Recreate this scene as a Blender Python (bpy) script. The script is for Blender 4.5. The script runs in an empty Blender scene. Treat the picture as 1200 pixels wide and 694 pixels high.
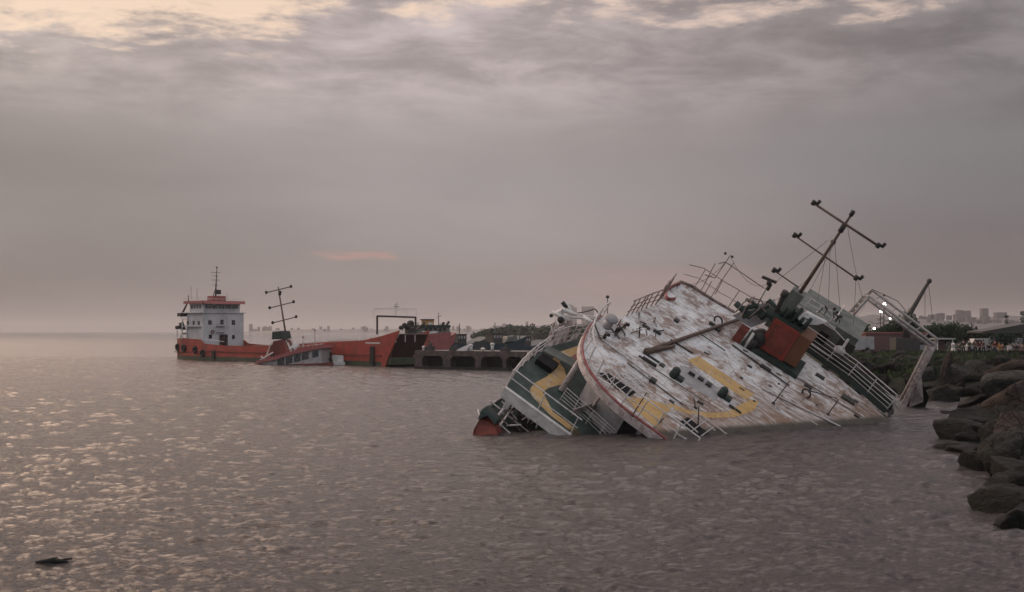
import bpy, bmesh, math, random
import numpy as np
from mathutils import Vector, Matrix, noise

random.seed(7)
V3 = Vector
scene = bpy.context.scene
COL = scene.collection

# ------------------------------------------------------------------ camera
F = 1400.0            # focal length in pixels of a 1200 px wide picture
CAMH = 5.5            # metres above the water
HY = 388.5            # horizon row
cam_d = bpy.data.cameras.new('camera')
cam = bpy.data.objects.new('camera', cam_d); COL.objects.link(cam)
cam.location = (0, 0, CAMH); cam.rotation_euler = (math.radians(90), 0, 0)
cam_d.sensor_width = 36; cam_d.lens = 36*F/1200
cam_d.shift_y = (HY-347)/1200
cam_d.clip_start = 0.5; cam_d.clip_end = 60000
scene.camera = cam

# ------------------------------------------------------------------ colour management
scene.view_settings.view_transform = 'Standard'
scene.view_settings.look = 'None'
scene.view_settings.exposure = 0
scene.view_settings.gamma = 1
scene.view_settings.use_curve_mapping = False
scene.cycles.max_bounces = 6
scene.cycles.volume_bounces = 0

# ------------------------------------------------------------------ node helper
class NT:
    def __init__(s, tree): s.t = tree; s.n = tree.nodes; s.l = tree.links
    def node(s, typ, **kw):
        n = s.n.new(typ)
        for k, v in kw.items(): setattr(n, k, v)
        return n
    def put(s, sock, v):
        if hasattr(v, 'is_output') or hasattr(v, 'links'): s.l.new(v, sock)
        elif v is not None:
            if isinstance(v, (tuple, list)) and len(v) == 3 and sock.type == 'RGBA': v = (*v, 1)
            sock.default_value = v
    def math(s, op, a, b=None, c=None, clamp=False):
        n = s.node('ShaderNodeMath', operation=op, use_clamp=clamp)
        s.put(n.inputs[0], a)
        if b is not None: s.put(n.inputs[1], b)
        if c is not None: s.put(n.inputs[2], c)
        return n.outputs[0]
    def mix(s, f, a, b, blend='MIX'):
        n = s.node('ShaderNodeMix', data_type='RGBA', blend_type=blend)
        s.put(n.inputs[0], f); s.put(n.inputs[6], a); s.put(n.inputs[7], b)
        return n.outputs[2]
    def noise(s, vec, scale, detail=4, rough=.55, dist=0):
        n = s.node('ShaderNodeTexNoise')
        if vec is not None: s.put(n.inputs['Vector'], vec)
        n.inputs['Scale'].default_value = scale; n.inputs['Detail'].default_value = detail
        n.inputs['Roughness'].default_value = rough; n.inputs['Distortion'].default_value = dist
        return n.outputs['Fac']
    def ramp(s, f, lo, hi, a=0, b=1, smooth=True):
        n = s.node('ShaderNodeMapRange'); n.interpolation_type = 'SMOOTHSTEP' if smooth else 'LINEAR'
        s.put(n.inputs[0], f); s.put(n.inputs[1], lo); s.put(n.inputs[2], hi); s.put(n.inputs[3], a); s.put(n.inputs[4], b)
        return n.outputs[0]
    def mapping(s, vec, scale=(1,1,1), loc=(0,0,0), rot=(0,0,0)):
        n = s.node('ShaderNodeMapping'); s.put(n.inputs['Vector'], vec)
        n.inputs['Scale'].default_value = scale; n.inputs['Location'].default_value = loc; n.inputs['Rotation'].default_value = rot
        return n.outputs[0]
    def sep(s, vec):
        n = s.node('ShaderNodeSeparateXYZ'); s.put(n.inputs[0], vec); return n.outputs
    def comb(s, x, y, z):
        n = s.node('ShaderNodeCombineXYZ'); s.put(n.inputs[0], x); s.put(n.inputs[1], y); s.put(n.inputs[2], z); return n.outputs[0]

# ------------------------------------------------------------------ sky (cloud deck over a Nishita sky)
SUN_EL, SUN_AZ = math.radians(7), math.radians(-48)      # azimuth measured from +Y towards +X
world = bpy.data.worlds.new("World"); scene.world = world; world.use_nodes = True
w = NT(world.node_tree); w.n.clear()
wo = w.node('ShaderNodeOutputWorld'); bg = w.node('ShaderNodeBackground'); bg.inputs[1].default_value = 0.1
w.l.new(bg.outputs[0], wo.inputs[0])
sky = w.node('ShaderNodeTexSky', sky_type='NISHITA'); sky.sun_disc = False
sky.sun_elevation = SUN_EL; sky.sun_rotation = SUN_AZ
tc = w.node('ShaderNodeTexCoord').outputs['Generated']
x, y, z = w.sep(tc)
az = w.math('ARCTAN2', x, y)                             # radians, 0 straight ahead, negative to the left
ab = w.math('ABSOLUTE', az)
# cloud fields stretched along the horizon
cv = w.comb(w.math('MULTIPLY', az, 1.0), w.math('MULTIPLY', z, 3.6), 0.0)
n_big = w.noise(w.mapping(cv, loc=(3.1, 1.7, 0)), 2.6, 3, .5)
n_mid = w.noise(w.mapping(cv, loc=(9.4, 4.2, 0)), 7.5, 6, .62, .3)
n_fine = w.noise(w.mapping(cv, loc=(1.4, 8.2, 0)), 17, 7, .6, .25)
# grey veil: brightest straight ahead, warm towards the left, darker towards the right
lr = w.ramp(az, -.42, .42, 0, 1, False)
fl = w.ramp(az, -.44, -.08, 0, 1); frt = w.ramp(az, .0, .42, 0, 1)
def tri(l_, c_, r_): return w.mix(frt, w.mix(fl, l_, c_), r_)
low = tri((.215, .180, .167), (.285, .240, .228), (.135, .112, .107))
mid = tri((.292, .257, .241), (.350, .316, .309), (.168, .154, .158))
topc = tri((.44, .375, .35), (.47, .40, .395), (.235, .212, .212))
upc = tri((2.0, 1.45, 1.12), (1.30, 1.12, 1.10), (.85, .72, .70))
cloudc = w.mix(w.ramp(z, .01, .11), low, mid)
cloudc = w.mix(w.ramp(z, .12, .23), cloudc, topc)
cloudc = w.mix(w.ramp(z, .262, .31), cloudc, upc)
cloudc = w.mix(w.math('MULTIPLY', w.ramp(z, .4, .9), .8), cloudc, (.66, .65, .68))     # overcast overhead
cloudc = w.mix(w.ramp(y, -.35, .1, 1, 0), cloudc, (.66, .68, .73))
shade = w.ramp(n_big, .3, .7, .90, 1.09)
amp = w.ramp(z, .15, .215, .02, .23)
sh2 = w.math('ADD', w.math('MULTIPLY', w.math('MULTIPLY', w.math('SUBTRACT', w.ramp(n_mid, .34, .66), .5), 2.0), amp), 1.0)
sh3 = w.math('ADD', w.math('MULTIPLY', w.math('SUBTRACT', n_fine, .5), w.ramp(z, .14, .22, .03, .28)), 1.0)
cm = w.node('ShaderNodeVectorMath', operation='SCALE'); w.put(cm.inputs[0], cloudc); w.put(cm.inputs[3], w.math('MULTIPLY', w.math('MULTIPLY', shade, sh2), sh3))
cloudc = cm.outputs[0]
# bluish slot in the middle of the sky
slot = w.math('MULTIPLY', w.ramp(z, .09, .15), w.ramp(z, .15, .21, 1, 0))
slot = w.math('MULTIPLY', slot, w.ramp(n_big, .42, .62))
cloudc = w.mix(w.math('MULTIPLY', w.math('MULTIPLY', slot, w.ramp(az, -.1, .1)), .45), cloudc, (.235, .228, .232))
# bright broken band at the top
nn = w.math('ADD', w.math('MULTIPLY', w.math('SUBTRACT', n_fine, .5), .10), w.math('MULTIPLY', w.math('SUBTRACT', n_mid, .5), .07))
lim = w.math('ADD', w.math('ADD', w.ramp(az, -.21, -.13, .225, .261), w.ramp(az, .0, .08, 0, -.010)), w.ramp(az, .30, .38, 0, .02))
gap = w.ramp(w.math('SUBTRACT', w.math('ADD', z, nn), lim), -.004, .024)
gap = w.math('MULTIPLY', gap, w.ramp(z, .275, .31, 1, .0))
gap = w.math('MULTIPLY', gap, w.ramp(ab, .5, 1.6, 1, .0))
gapc = w.mix(w.ramp(az, -.1, .1), (1.02, .74, .54), (.85, .62, .50))
gs = w.mix(.12, gapc, w.mix(1.0, sky.outputs[0], (.16, .16, .16), 'MULTIPLY'))
cloudc = w.mix(w.math('MULTIPLY', gap, .92), cloudc, gs)
# warm opening above the left edge, seen in the water on that side
gl = w.math('MULTIPLY', w.ramp(az, -.85, -.40, 1, 1), w.ramp(az, -.40, -.22, 1, 0))
gl = w.math('MULTIPLY', gl, w.ramp(az, -1.3, -.8, 0, 1))
gl = w.math('MULTIPLY', gl, w.math('MULTIPLY', w.ramp(z, .275, .32), w.ramp(z, .6, .85, 1, 0)))
cloudc = w.mix(w.math('MULTIPLY', gl, .8), cloudc, (7.0, 4.9, 3.6))
# faint salmon streaks above the horizon
dz = w.math('ABSOLUTE', w.math('SUBTRACT', z, .0625)); da = w.math('ABSOLUTE', w.math('SUBTRACT', az, -.125))
st = w.math('MULTIPLY', w.ramp(w.math('ADD', dz, w.math('MULTIPLY', w.math('SUBTRACT', n_fine, .5), .010)), .0015, .005, 1, 0), w.ramp(w.math('ADD', da, w.math('MULTIPLY', w.math('SUBTRACT', n_mid, .5), .15)), .015, .035, 1, 0))
cloudc = w.mix(w.math('MULTIPLY', w.math('MULTIPLY', st, w.ramp(n_mid, .30, .46)), .6), cloudc, (.52, .30, .25))
dz2 = w.math('ABSOLUTE', w.math('SUBTRACT', z, .040)); da2 = w.math('ABSOLUTE', w.math('SUBTRACT', az, .115))
st2 = w.math('MULTIPLY', w.ramp(dz2, .002, .022, 1, 0), w.ramp(da2, .02, .14, 1, 0))
cloudc = w.mix(w.math('MULTIPLY', st2, .45), cloudc, (.40, .26, .25))
fin = w.node('ShaderNodeVectorMath', operation='SCALE'); w.put(fin.inputs[0], cloudc); fin.inputs[3].default_value = 10.0
w.l.new(fin.outputs[0], bg.inputs[0])

# ------------------------------------------------------------------ weak veiled sun
sd = bpy.data.lights.new('sun', 'SUN'); sun = bpy.data.objects.new('sun', sd); COL.objects.link(sun)
sd.energy = 0.35; sd.angle = math.radians(25); sd.color = (1, .82, .68)
ang = math.radians(-75)                                   # glow comes through the cloud high on the left
dirv = V3((math.sin(ang)*math.cos(math.radians(38)), math.cos(ang)*math.cos(math.radians(38)), math.sin(math.radians(38))))
sun.rotation_euler = dirv.to_track_quat('Z', 'Y').to_euler()

# ================================================================== helpers
def ray(px, py): return V3(((px-600)/F, 1, (HY-py)/F))
def at(px, py, Y): r = ray(px, py); return V3((0, 0, CAMH)) + r*Y
def onwater(px, py): return at(px, py, CAMH*F/(py-HY))

class MB:
    def __init__(s): s.v = []; s.f = []; s.m = []; s.sm = []; s.ch = []
    def add(s, vs, fs, mi=0, smooth=False):
        s.ch.append(([tuple(p) for p in vs], fs, mi, smooth)); o = len(s.v); s.v += [tuple(p) for p in vs]
        for f in fs: s.f.append(tuple(i+o for i in f)); s.m.append(mi); s.sm.append(smooth)
    def par(s, p, a, b, c, mi=0):
        p, a, b, c = V3(p), V3(a), V3(b), V3(c)
        vs = [p, p+a, p+a+b, p+b, p+c, p+a+c, p+a+b+c, p+b+c]
        fs = [(0,3,2,1), (4,5,6,7), (0,1,5,4), (1,2,6,5), (2,3,7,6), (3,0,4,7)]
        if a.cross(b).dot(c) < 0: fs = [f[::-1] for f in fs]
        s.add(vs, fs, mi)
    def box(s, x0, x1, y0, y1, z0, z1, mi=0): s.par((x0, y0, z0), (x1-x0, 0, 0), (0, y1-y0, 0), (0, 0, z1-z0), mi)
    def tube(s, p0, p1, r, r2=None, n=6, mi=0, cap=True):
        p0, p1 = V3(p0), V3(p1); d = p1-p0
        if d.length < 1e-5: return
        r2 = r if r2 is None else r2
        q = d.to_track_quat('Z', 'Y'); vs = []
        for p, rr in ((p0, r), (p1, r2)):
            for k in range(n):
                a = 2*math.pi*k/n; vs.append(p + q @ V3((rr*math.cos(a), rr*math.sin(a), 0)))
        fs = [(k, (k+1) % n, n+(k+1) % n, n+k) for k in range(n)]
        if cap: fs += [tuple(range(n))[::-1], tuple(range(n, 2*n))]
        s.add(vs, fs, mi, n > 6)
    def path(s, pts, r, n=6, mi=0):
        for a, b in zip(pts, pts[1:]): s.tube(a, b, r, n=n, mi=mi)
    def prism(s, pts, vec, mi=0, mside=None):
        vec = V3(vec); pts = [V3(p) for p in pts]; n = len(pts)
        nrm = V3((0, 0, 0))
        for i in range(n): nrm += pts[i].cross(pts[(i+1) % n])
        if nrm.dot(vec) < 0: pts = pts[::-1]
        s.add(pts+[p+vec for p in pts], [tuple(range(n))[::-1], tuple(range(n, 2*n))], mi)
        s.add(pts+[p+vec for p in pts], [(i, (i+1) % n, n+(i+1) % n, n+i) for i in range(n)], mi if mside is None else mside)
    def ball(s, c, r, sc=(1, 1, 1), nu=10, nv=7, mi=0):
        c = V3(c); vs = []; fs = []
        for i in range(nv+1):
            t = math.pi*i/nv
            for k in range(nu):
                a = 2*math.pi*k/nu
                vs.append(c+V3((r*sc[0]*math.sin(t)*math.cos(a), r*sc[1]*math.sin(t)*math.sin(a), r*sc[2]*math.cos(t))))
        for i in range(nv):
            for k in range(nu): fs.append((i*nu+k, (i+1)*nu+k, (i+1)*nu+(k+1) % nu, i*nu+(k+1) % nu))
        s.add(vs, fs, mi, True)
    def torus(s, c, R, r, nrm=(0, 1, 0), n=14, m=6, mi=0):
        q = V3(nrm).to_track_quat('Z', 'Y'); vs = []; fs = []
        for i in range(n):
            a = 2*math.pi*i/n
            for j in range(m):
                b = 2*math.pi*j/m; rr = R+r*math.cos(b)
                vs.append(V3(c)+q @ V3((rr*math.cos(a), rr*math.sin(a), r*math.sin(b))))
        for i in range(n):
            for j in range(m): fs.append((i*m+j, ((i+1) % n)*m+j, ((i+1) % n)*m+(j+1) % m, i*m+(j+1) % m))
        s.add(vs, fs, mi, True)
    def build(s, name, mats, parent=None, loc=None):
        me = bpy.data.meshes.new(name)
        me.from_pydata(s.v, [], s.f)
        for m in (mats if isinstance(mats, (list, tuple)) else [mats]): me.materials.append(m)
        me.polygons.foreach_set('material_index', s.m); me.polygons.foreach_set('use_smooth', s.sm)
        me.update()
        o = bpy.data.objects.new(name, me); COL.objects.link(o)
        if parent: o.parent = parent
        if loc: o.location = loc
        return o

def split(mb, name, mat, parent=None):
    out = []
    for c in mb.ch:
        m_ = MB(); m_.add(*c); out.append(m_.build(name, mat, parent))
    return out
def tag(o, label=None, cat=None, group=None, kind=None):
    for k, v in (('label', label), ('category', cat), ('group', group), ('kind', kind)):
        if v: o[k] = v
    return o
def empty(name, loc=(0, 0, 0), rz=0, mw=None):
    o = bpy.data.objects.new(name, None); COL.objects.link(o); o.empty_display_size = .2
    if mw is not None: o.matrix_world = mw
    else: o.location = loc; o.rotation_euler = (0, 0, rz)
    return o
def kids(o): return [c for c in ALLKIDS.get(o.name, [])]
def copy_tree(o, parent=None, loc=None, rz=None, scale=None, label=None):
    c = o.copy(); COL.objects.link(c)
    c.parent = parent
    if loc is not None: c.location = loc
    if rz is not None: c.rotation_euler = (0, 0, rz)
    if scale is not None: c.scale = (scale,)*3 if not isinstance(scale, (tuple, list)) else scale
    if label: c['label'] = label
    for ch in list(o.children): copy_tree(ch, c)
    return c

# ------------------------------------------------------------------ materials
def weathered(name, base, dark=None, rust=0.0, rustc=(.13, .05, .025), rough=.6, scale=1.5, streak=(1, 1, 1), bump=.1, spec=.3, metal=0, var=.25, dirt=(.05, .045, .04), dirt_amt=.3):
    m = bpy.data.materials.new(name); m.use_nodes = True; t = NT(m.node_tree)
    b = t.n['Principled BSDF']; b.inputs['Roughness'].default_value = rough; b.inputs['Specular IOR Level'].default_value = spec
    b.inputs['Metallic'].default_value = metal
    co = t.node('ShaderNodeTexCoord').outputs['Object']
    sv = t.mapping(co, streak)
    n1 = t.noise(co, scale, 5, .6); n2 = t.noise(sv, scale*2.2, 5, .65, .4); n3 = t.noise(sv, scale*5, 6, .7)
    dk = dark or tuple(c*(1-var) for c in base)
    c = t.mix(t.ramp(n1, .35, .65), dk, base)
    if dirt_amt: c = t.mix(t.math('MULTIPLY', t.ramp(n2, .52, .72), dirt_amt), c, dirt)
    if rust: c = t.mix(t.ramp(t.math('ADD', t.math('MULTIPLY', n2, .6), t.math('MULTIPLY', n3, .4)), .64-.28*rust, .74-.22*rust), c, rustc)
    t.put(b.inputs['Base Color'], c)
    if bump:
        bn = t.node('ShaderNodeBump'); bn.inputs['Strength'].default_value = bump; bn.inputs['Distance'].default_value = .05
        t.put(bn.inputs['Height'], n3); t.l.new(bn.outputs[0], b.inputs['Normal'])
    return m
def emis(name, col, s):
    m = bpy.data.materials.new(name); m.use_nodes = True; b = m.node_tree.nodes['Principled BSDF']
    b.inputs['Base Color'].default_value = (.8, .8, .8, 1); b.inputs['Emission Color'].default_value = (*col, 1); b.inputs['Emission Strength'].default_value = s
    return m

M = {}
M['white'] = weathered('worn_white_paint', (.62, .59, .57), rust=.25, dirt_amt=.35)
M['rail'] = weathered('railing_white', (.60, .56, .55), rust=.35, scale=4, dirt_amt=.4)
M['railrust'] = weathered('railing_rust', (.22, .18, .17), rust=.6, scale=4)
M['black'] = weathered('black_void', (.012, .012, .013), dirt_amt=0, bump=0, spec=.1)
M['dark'] = weathered('dark_steel', (.045, .042, .04), rust=.3, scale=3)
M['green'] = weathered('faded_green_paint', (.048, .072, .065), (.022, .038, .034), rust=.2, rustc=(.09, .07, .05), scale=1.2, streak=(.25, 3, 1), dirt_amt=.5, dirt=(.02, .03, .028))
M['yellow'] = weathered('faded_yellow_paint', (.50, .32, .12), (.38, .25, .10), rust=.25, scale=1.6, streak=(.4, 2, 1), dirt_amt=.35)
M['redarc'] = weathered('faded_red_paint', (.30, .11, .10), (.22, .06, .06), rust=.3, scale=2, dirt_amt=.3, dirt=(.5, .42, .40))
M['pinkwhite'] = weathered('pinkish_white_paint', (.50, .44, .43), (.34, .28, .27), rust=.4, scale=2, dirt_amt=.55)
M['hullred'] = weathered('hull_red', (.20, .042, .028), (.11, .028, .02), rust=.35, scale=1.5)
M['funnel'] = weathered('funnel_red', (.25, .036, .024), (.15, .035, .025), rust=.35, rustc=(.13, .07, .035), scale=1.4, dirt_amt=.15)
M['funnelside'] = weathered('funnel_rust', (.14, .055, .026), (.12, .05, .025), rust=.4, scale=1.5)
M['darkgreen'] = weathered('dark_green_steel', (.022, .038, .032), rust=.15, scale=2)
M['greygreen'] = weathered('grey_green_paint', (.14, .15, .135), (.09, .10, .09), rust=.12, scale=1.3)
M['rustpipe'] = weathered('rusty_pipe', (.13, .085, .068), (.08, .055, .045), rust=.4, scale=3)
M['lamp'] = weathered('lamp_housing', (.03, .028, .028), dirt_amt=0)
M['gallows'] = weathered('gallows_grey_paint', (.36, .33, .32), rust=.25, scale=3)
M['greywall'] = weathered('grey_wall_paint', (.33, .31, .31), (.25, .23, .235), rust=.15, scale=1.2)

def deck_mat(name='rust_streaked_deck', over=None, cover=.5):
    m = bpy.data.materials.new(name); m.use_nodes = True; t = NT(m.node_tree)
    b = t.n['Principled BSDF']; b.inputs['Roughness'].default_value = .62; b.inputs['Specular IOR Level'].default_value = .3
    co = t.node('ShaderNodeTexCoord').outputs['Object']
    u, v, w_ = t.sep(co)
    wob = t.noise(co, .35, 3); 
    cv = t.node('ShaderNodeVectorMath', operation='ADD'); t.put(cv.inputs[0], co); t.put(cv.inputs[1], t.comb(0.0, t.math('MULTIPLY', wob, .8), 0.0)); cv = cv.outputs[0]
    st = t.noise(t.mapping(cv, (.22, 2.6, 1)), 1.9, 6, .66, .2)
    st2 = t.noise(t.mapping(cv, (.5, 5.5, 1), (4, 2, 0)), 2.4, 6, .7, .2)
    bl = t.noise(co, .42, 5, .62, .6); bl2 = t.noise(t.mapping(co, (1, 1, 1), (7, 3, 1)), 1.3, 6, .66, .5); fi = t.noise(co, 7, 5, .7)
    c = t.mix(t.ramp(bl, .3, .7), (.74, .735, .75), (.52, .50, .50))
        # rust washes: heavier towards the waterline (low v) and in a belt near the fallen pipe
    wl = t.math('ADD', t.math('MULTIPLY', u, .66), t.math('MULTIPLY', v, -.42))                     # grows downhill
    lowside = t.ramp(t.math('SUBTRACT', wl, .3), -6.0, 1.2)
    c = t.mix(t.math('MULTIPLY', t.ramp(bl2, .40, .62), t.ramp(lowside, 0, 1, .25, .9, False)), c, (.42, .355, .27))                    # ochre film
    r1 = t.ramp(t.math('ADD', st, t.math('MULTIPLY', lowside, .30)), .58, .74)
    c = t.mix(t.math('MULTIPLY', r1, .78), c, t.mix(t.ramp(st2, .35, .65), (.24, .145, .09), (.20, .135, .105)))
    r3 = t.math('MULTIPLY', t.ramp(t.math('ADD', bl2, t.math('MULTIPLY', t.math('SUBTRACT', st2, .5), .5)), .47, .58), t.ramp(bl, .41, .54))
    c = t.mix(t.math('MULTIPLY', r3, .8), c, t.mix(t.ramp(st2, .4, .6), (.16, .09, .065), (.25, .14, .09)))
    # dark bare streaks
    d = t.math('MULTIPLY', t.ramp(st2, .51, .59), t.ramp(t.noise(t.mapping(co, (.6, 1, 1), (3, 3, 0)), .55, 4, .6), .45, .56))
    c = t.mix(t.math('MULTIPLY', d, .9), c, (.11, .075, .068))
    d2 = t.ramp(t.math('ADD', t.noise(t.mapping(co, (1.0, 3.0, 1), (2, 9, 0)), 1.6, 5, .7), t.math('MULTIPLY', t.math('SUBTRACT', bl, .5), .25)), .60, .66)
    c = t.mix(t.math('MULTIPLY', d2, .85), c, (.06, .045, .045))
    c = t.mix(t.ramp(fi, .56, .70, 0, .75), c, (.26, .19, .17))
    if over: c = t.mix(t.math('MULTIPLY', t.ramp(t.math('ADD', st2, t.math('MULTIPLY', bl2, .8)), 0.90, 1.10, 1, .25), .95), c, over)
    # seams between plates
    seam = t.ramp(t.math('ABSOLUTE', t.math('SUBTRACT', t.math('FRACT', t.math('MULTIPLY', t.sep(cv)[1], 1.15)), .5)), .0, .035, .55, 0)
    c = t.mix(seam, c, (.12, .085, .08))
    jt = t.ramp(t.math('ABSOLUTE', t.math('SUBTRACT', t.math('FRACT', t.math('ADD', t.math('MULTIPLY', u, .31), t.math('MULTIPLY', t.noise(t.comb(0.0, t.math('FLOOR', t.math('MULTIPLY', v, 1.15)), 0.0), 7.3, 0), 3.0))), .5)), .0, .012, .5, 0)
    c = t.mix(jt, c, (.12, .085, .08))
    zw = t.sep(t.node('ShaderNodeNewGeometry').outputs['Position'])[2]
    c = t.mix(t.math('MULTIPLY', t.ramp(t.math('ADD', zw, t.math('MULTIPLY', st2, -.5)), -.05, .22, 1, 0), .9), c, (.03, .028, .02))   # wet weedy band
    t.put(b.inputs['Base Color'], c)
    bn = t.node('ShaderNodeBump'); bn.inputs['Strength'].default_value = .35; bn.inputs['Distance'].default_value = .06
    t.put(bn.inputs['Height'], t.math('ADD', st2, t.math('MULTIPLY', d, -.6))); t.l.new(bn.outputs[0], b.inputs['Normal'])
    return m
M['deck'] = deck_mat()
M['yellow'] = deck_mat('chipped_yellow_paint', (.50, .31, .11))

# ================================================================== WATER
def water():
    rows = [-400, -150, -50, -10, 4]
    yv = 10.0
    while yv < 260: rows.append(yv); yv *= 1.0023
    while yv < 17000: rows.append(yv); yv *= 1.06
    rows = np.array(rows)
    inner = np.linspace(-1, 1, 720)*.50
    outer = np.array([.56, .64, .76, .95, 1.3, 2.0])
    ts = np.concatenate([-outer[::-1], inner, outer])
    Y = rows[:, None]; wd = np.maximum(np.abs(Y), 25)
    X = ts[None, :]*wd
    Yg = np.repeat(Y, len(ts), 1)
    cell = np.maximum(wd*.0014, np.abs(Y)*.0023)
    Z = np.zeros_like(X); rng = np.random.RandomState(3)
    for i in range(150):
        L = .15*(2.4/.15)**(rng.rand()**1.35)
        th = math.radians(97)+rng.randn()*.7
        kx, ky = 2*math.pi/L*math.cos(th), 2*math.pi/L*math.sin(th)
        a = .0050*L**.90*(.6+.8*rng.rand())
        fade = np.clip((L/cell-2.2)/2, 0, 1)
        Z += a*fade*np.sin(kx*X+ky*Yg+rng.rand()*6.28+.6*np.sin(.11*X+rng.rand()*6)+.5*np.sin(.07*Yg+rng.rand()*6))
    Z[(Yg < 5)] = 0; Z[Yg > 260] = 0
    nr, nc = X.shape
    co = np.stack([X, Yg, Z], -1).reshape(-1, 3).astype(np.float32)
    idx = np.arange(nr*nc).reshape(nr, nc)
    q = np.stack([idx[:-1, :-1], idx[:-1, 1:], idx[1:, 1:], idx[1:, :-1]], -1).reshape(-1, 4)
    me = bpy.data.meshes.new('water'); me.vertices.add(len(co)); me.vertices.foreach_set('co', co.ravel())
    me.loops.add(q.size); me.loops.foreach_set('vertex_index', q.ravel().astype(np.int32))
    me.polygons.add(len(q)); me.polygons.foreach_set('loop_start', np.arange(0, q.size, 4, dtype=np.int32))
    me.polygons.foreach_set('loop_total', np.full(len(q), 4, np.int32)); me.polygons.foreach_set('use_smooth', np.ones(len(q), bool))
    me.update(); me.validate()
    m = bpy.data.materials.new('sea_water'); m.use_nodes = True; t = NT(m.node_tree); b = t.n['Principled BSDF']
    b.inputs['Base Color'].default_value = (.030, .026, .029, 1); b.inputs['Roughness'].default_value = .07; b.inputs['IOR'].default_value = 1.33
    b.inputs['Specular IOR Level'].default_value = .5
    co = t.node('ShaderNodeTexCoord').outputs['Object']
    a1 = t.noise(t.mapping(co, (.75, 1.5, 1), rot=(0, 0, .15)), 6.5, 6, .74, .3)
    a2 = t.noise(t.mapping(co, (.8, 1.5, 1), (5, 3, 0), (0, 0, -.25)), .35, 4, .65, .4)
    a3 = t.noise(t.mapping(co, (.6, 1.5, 1), (1, 7, 0), (0, 0, .1)), 3.0, 4, .65, .2)
    h = t.math('ADD', t.math('MULTIPLY', a1, .62), t.math('MULTIPLY', t.math('ADD', a2, t.math('MULTIPLY', a3, .4)), .7))
    bn = t.node('ShaderNodeBump'); bn.inputs['Strength'].default_value = 1; bn.inputs['Distance'].default_value = .17
    t.put(bn.inputs['Height'], h); t.l.new(bn.outputs[0], b.inputs['Normal'])
    me.materials.append(m)
    o = bpy.data.objects.new('water', me); COL.objects.link(o); o['kind'] = 'structure'
water()

# ================================================================== THE WRECK
P0 = onwater(800, 512)
W_ = V3((.375, -.514, .771)).normalized()
U_ = V3((.818, -.209, -.537)); U_ = (U_-W_*U_.dot(W_)).normalized()
V_ = W_.cross(U_)
MW = Matrix(((U_.x, V_.x, W_.x, P0.x), (U_.y, V_.y, W_.y, P0.y), (U_.z, V_.z, W_.z, P0.z), (0, 0, 0, 1)))
MI = MW.inverted()
wreck = empty('wrecked_ship', mw=MW)
tag(wreck, 'large white rusting ship lying heeled over and half sunk by the rocks', 'ship')
def S(px, py, wl=0.0):                                    # point of the ship plane w = wl
    o = MI @ V3((0, 0, CAMH)); d = (MI.to_3x3() @ ray(px, py)); t_ = (wl-o.z)/d.z
    return o+d*t_
def D(px, py, Y): return MI @ at(px, py, Y)
def part(mb, name, mat, parent=wreck, label=None):
    o = mb.build(name, mat, parent)
    if label: o['label'] = label
    return o
ZU = V3((0, 0, 1))
def smoothline(pts, n=6):
    out = []
    P = [pts[0]]+list(pts)+[pts[-1]]
    for i in range(1, len(P)-2):
        a, b, c, d = P[i-1], P[i], P[i+1], P[i+2]
        for k in range(n):
            t_ = k/n
            out.append(.5*((2*b)+(c-a)*t_+(2*a-5*b+4*c-d)*t_*t_+(3*b-a-3*c+d)*t_**3))
    out.append(P[-1]); return out
def resample(pts, step):
    out = [pts[0]]; acc = 0
    for a, b in zip(pts, pts[1:]):
        L = (b-a).length; 
        while acc+L >= step:
            f_ = (step-acc)/L; a = a+(b-a)*f_; out.append(a.copy()); L = (b-a).length; acc = 0
            if L < 1e-6: break
        acc += L
    return out
def railing(pts, h=1.05, bars=3, step=1.2, r=.03, mat=None, name='railing', lean=0.08, miss=0.0, up=ZU):
    mb = MB(); pts = [V3(p) for p in pts]
    for i in range(1, bars+1):
        hh = h*i/bars
        q = [p+up*hh for p in pts]
        for a, b in zip(q, q[1:]):
            if i < bars and random.random() < miss: continue
            s_ = V3((random.uniform(-.03, .03), random.uniform(-.03, .03), random.uniform(-.04, .04))) if i < bars else V3()
            mb.tube(a, b+s_, r if i == bars else r*.75, n=5)
    for p in resample(pts, step):
        mb.tube(p, p+up*h+V3((random.uniform(-lean, lean), random.uniform(-lean, lean), 0)), r, n=5)
    return part(mb, name, mat or M['rail'])

# --- decks --------------------------------------------------------
arc_px = [(703, 372), (693, 380), (686, 391), (682, 405), (683, 418), (688, 431), (698, 446), (713, 463), (733, 481), (757, 499), (778, 514), (806, 535)]
arc = smoothline([S(*p) for p in arc_px], 5)
far_px = [(1085, 535), (1035, 487), (990, 448), (940, 412), (870, 373), (836, 353), (812, 337), (795, 333)]
port_px = [(781, 342), (770, 356), (745, 365), (722, 374)]
A_out = arc+[S(*p) for p in far_px]+[S(*p) for p in port_px]
mb = MB(); mb.prism([p-ZU*.25 for p in A_out], ZU*.25)
YEL = [
    [(805, 422), (819, 417.5), (884, 462.5), (874, 469)],
    [(789, 474), (805, 480), (827, 484), (852, 483), (868, 474), (880, 468), (889, 471), (884, 481), (862, 489), (832, 490), (806, 485), (790, 480)],
    [(735, 467), (754, 466), (778, 474), (790, 474), (779, 488), (771, 501), (761, 495), (745, 480)],
]
yl = MB()
for poly in YEL: yl.prism([S(*p)+ZU*.004 for p in poly], ZU*.006)
# grey faded panel between the yellow strokes
pn = MB(); pn.prism([S(*p)+ZU*.004 for p in [(797, 428), (812, 432), (846, 458), (838, 470), (806, 452), (796, 440)]], ZU*.004)
dk = part(mb, 'upper_deck', M['deck'])
part(yl, 'yellow_lettering', M['yellow'], dk)
part(pn, 'faded_panel', M['greywall'], dk)
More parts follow.
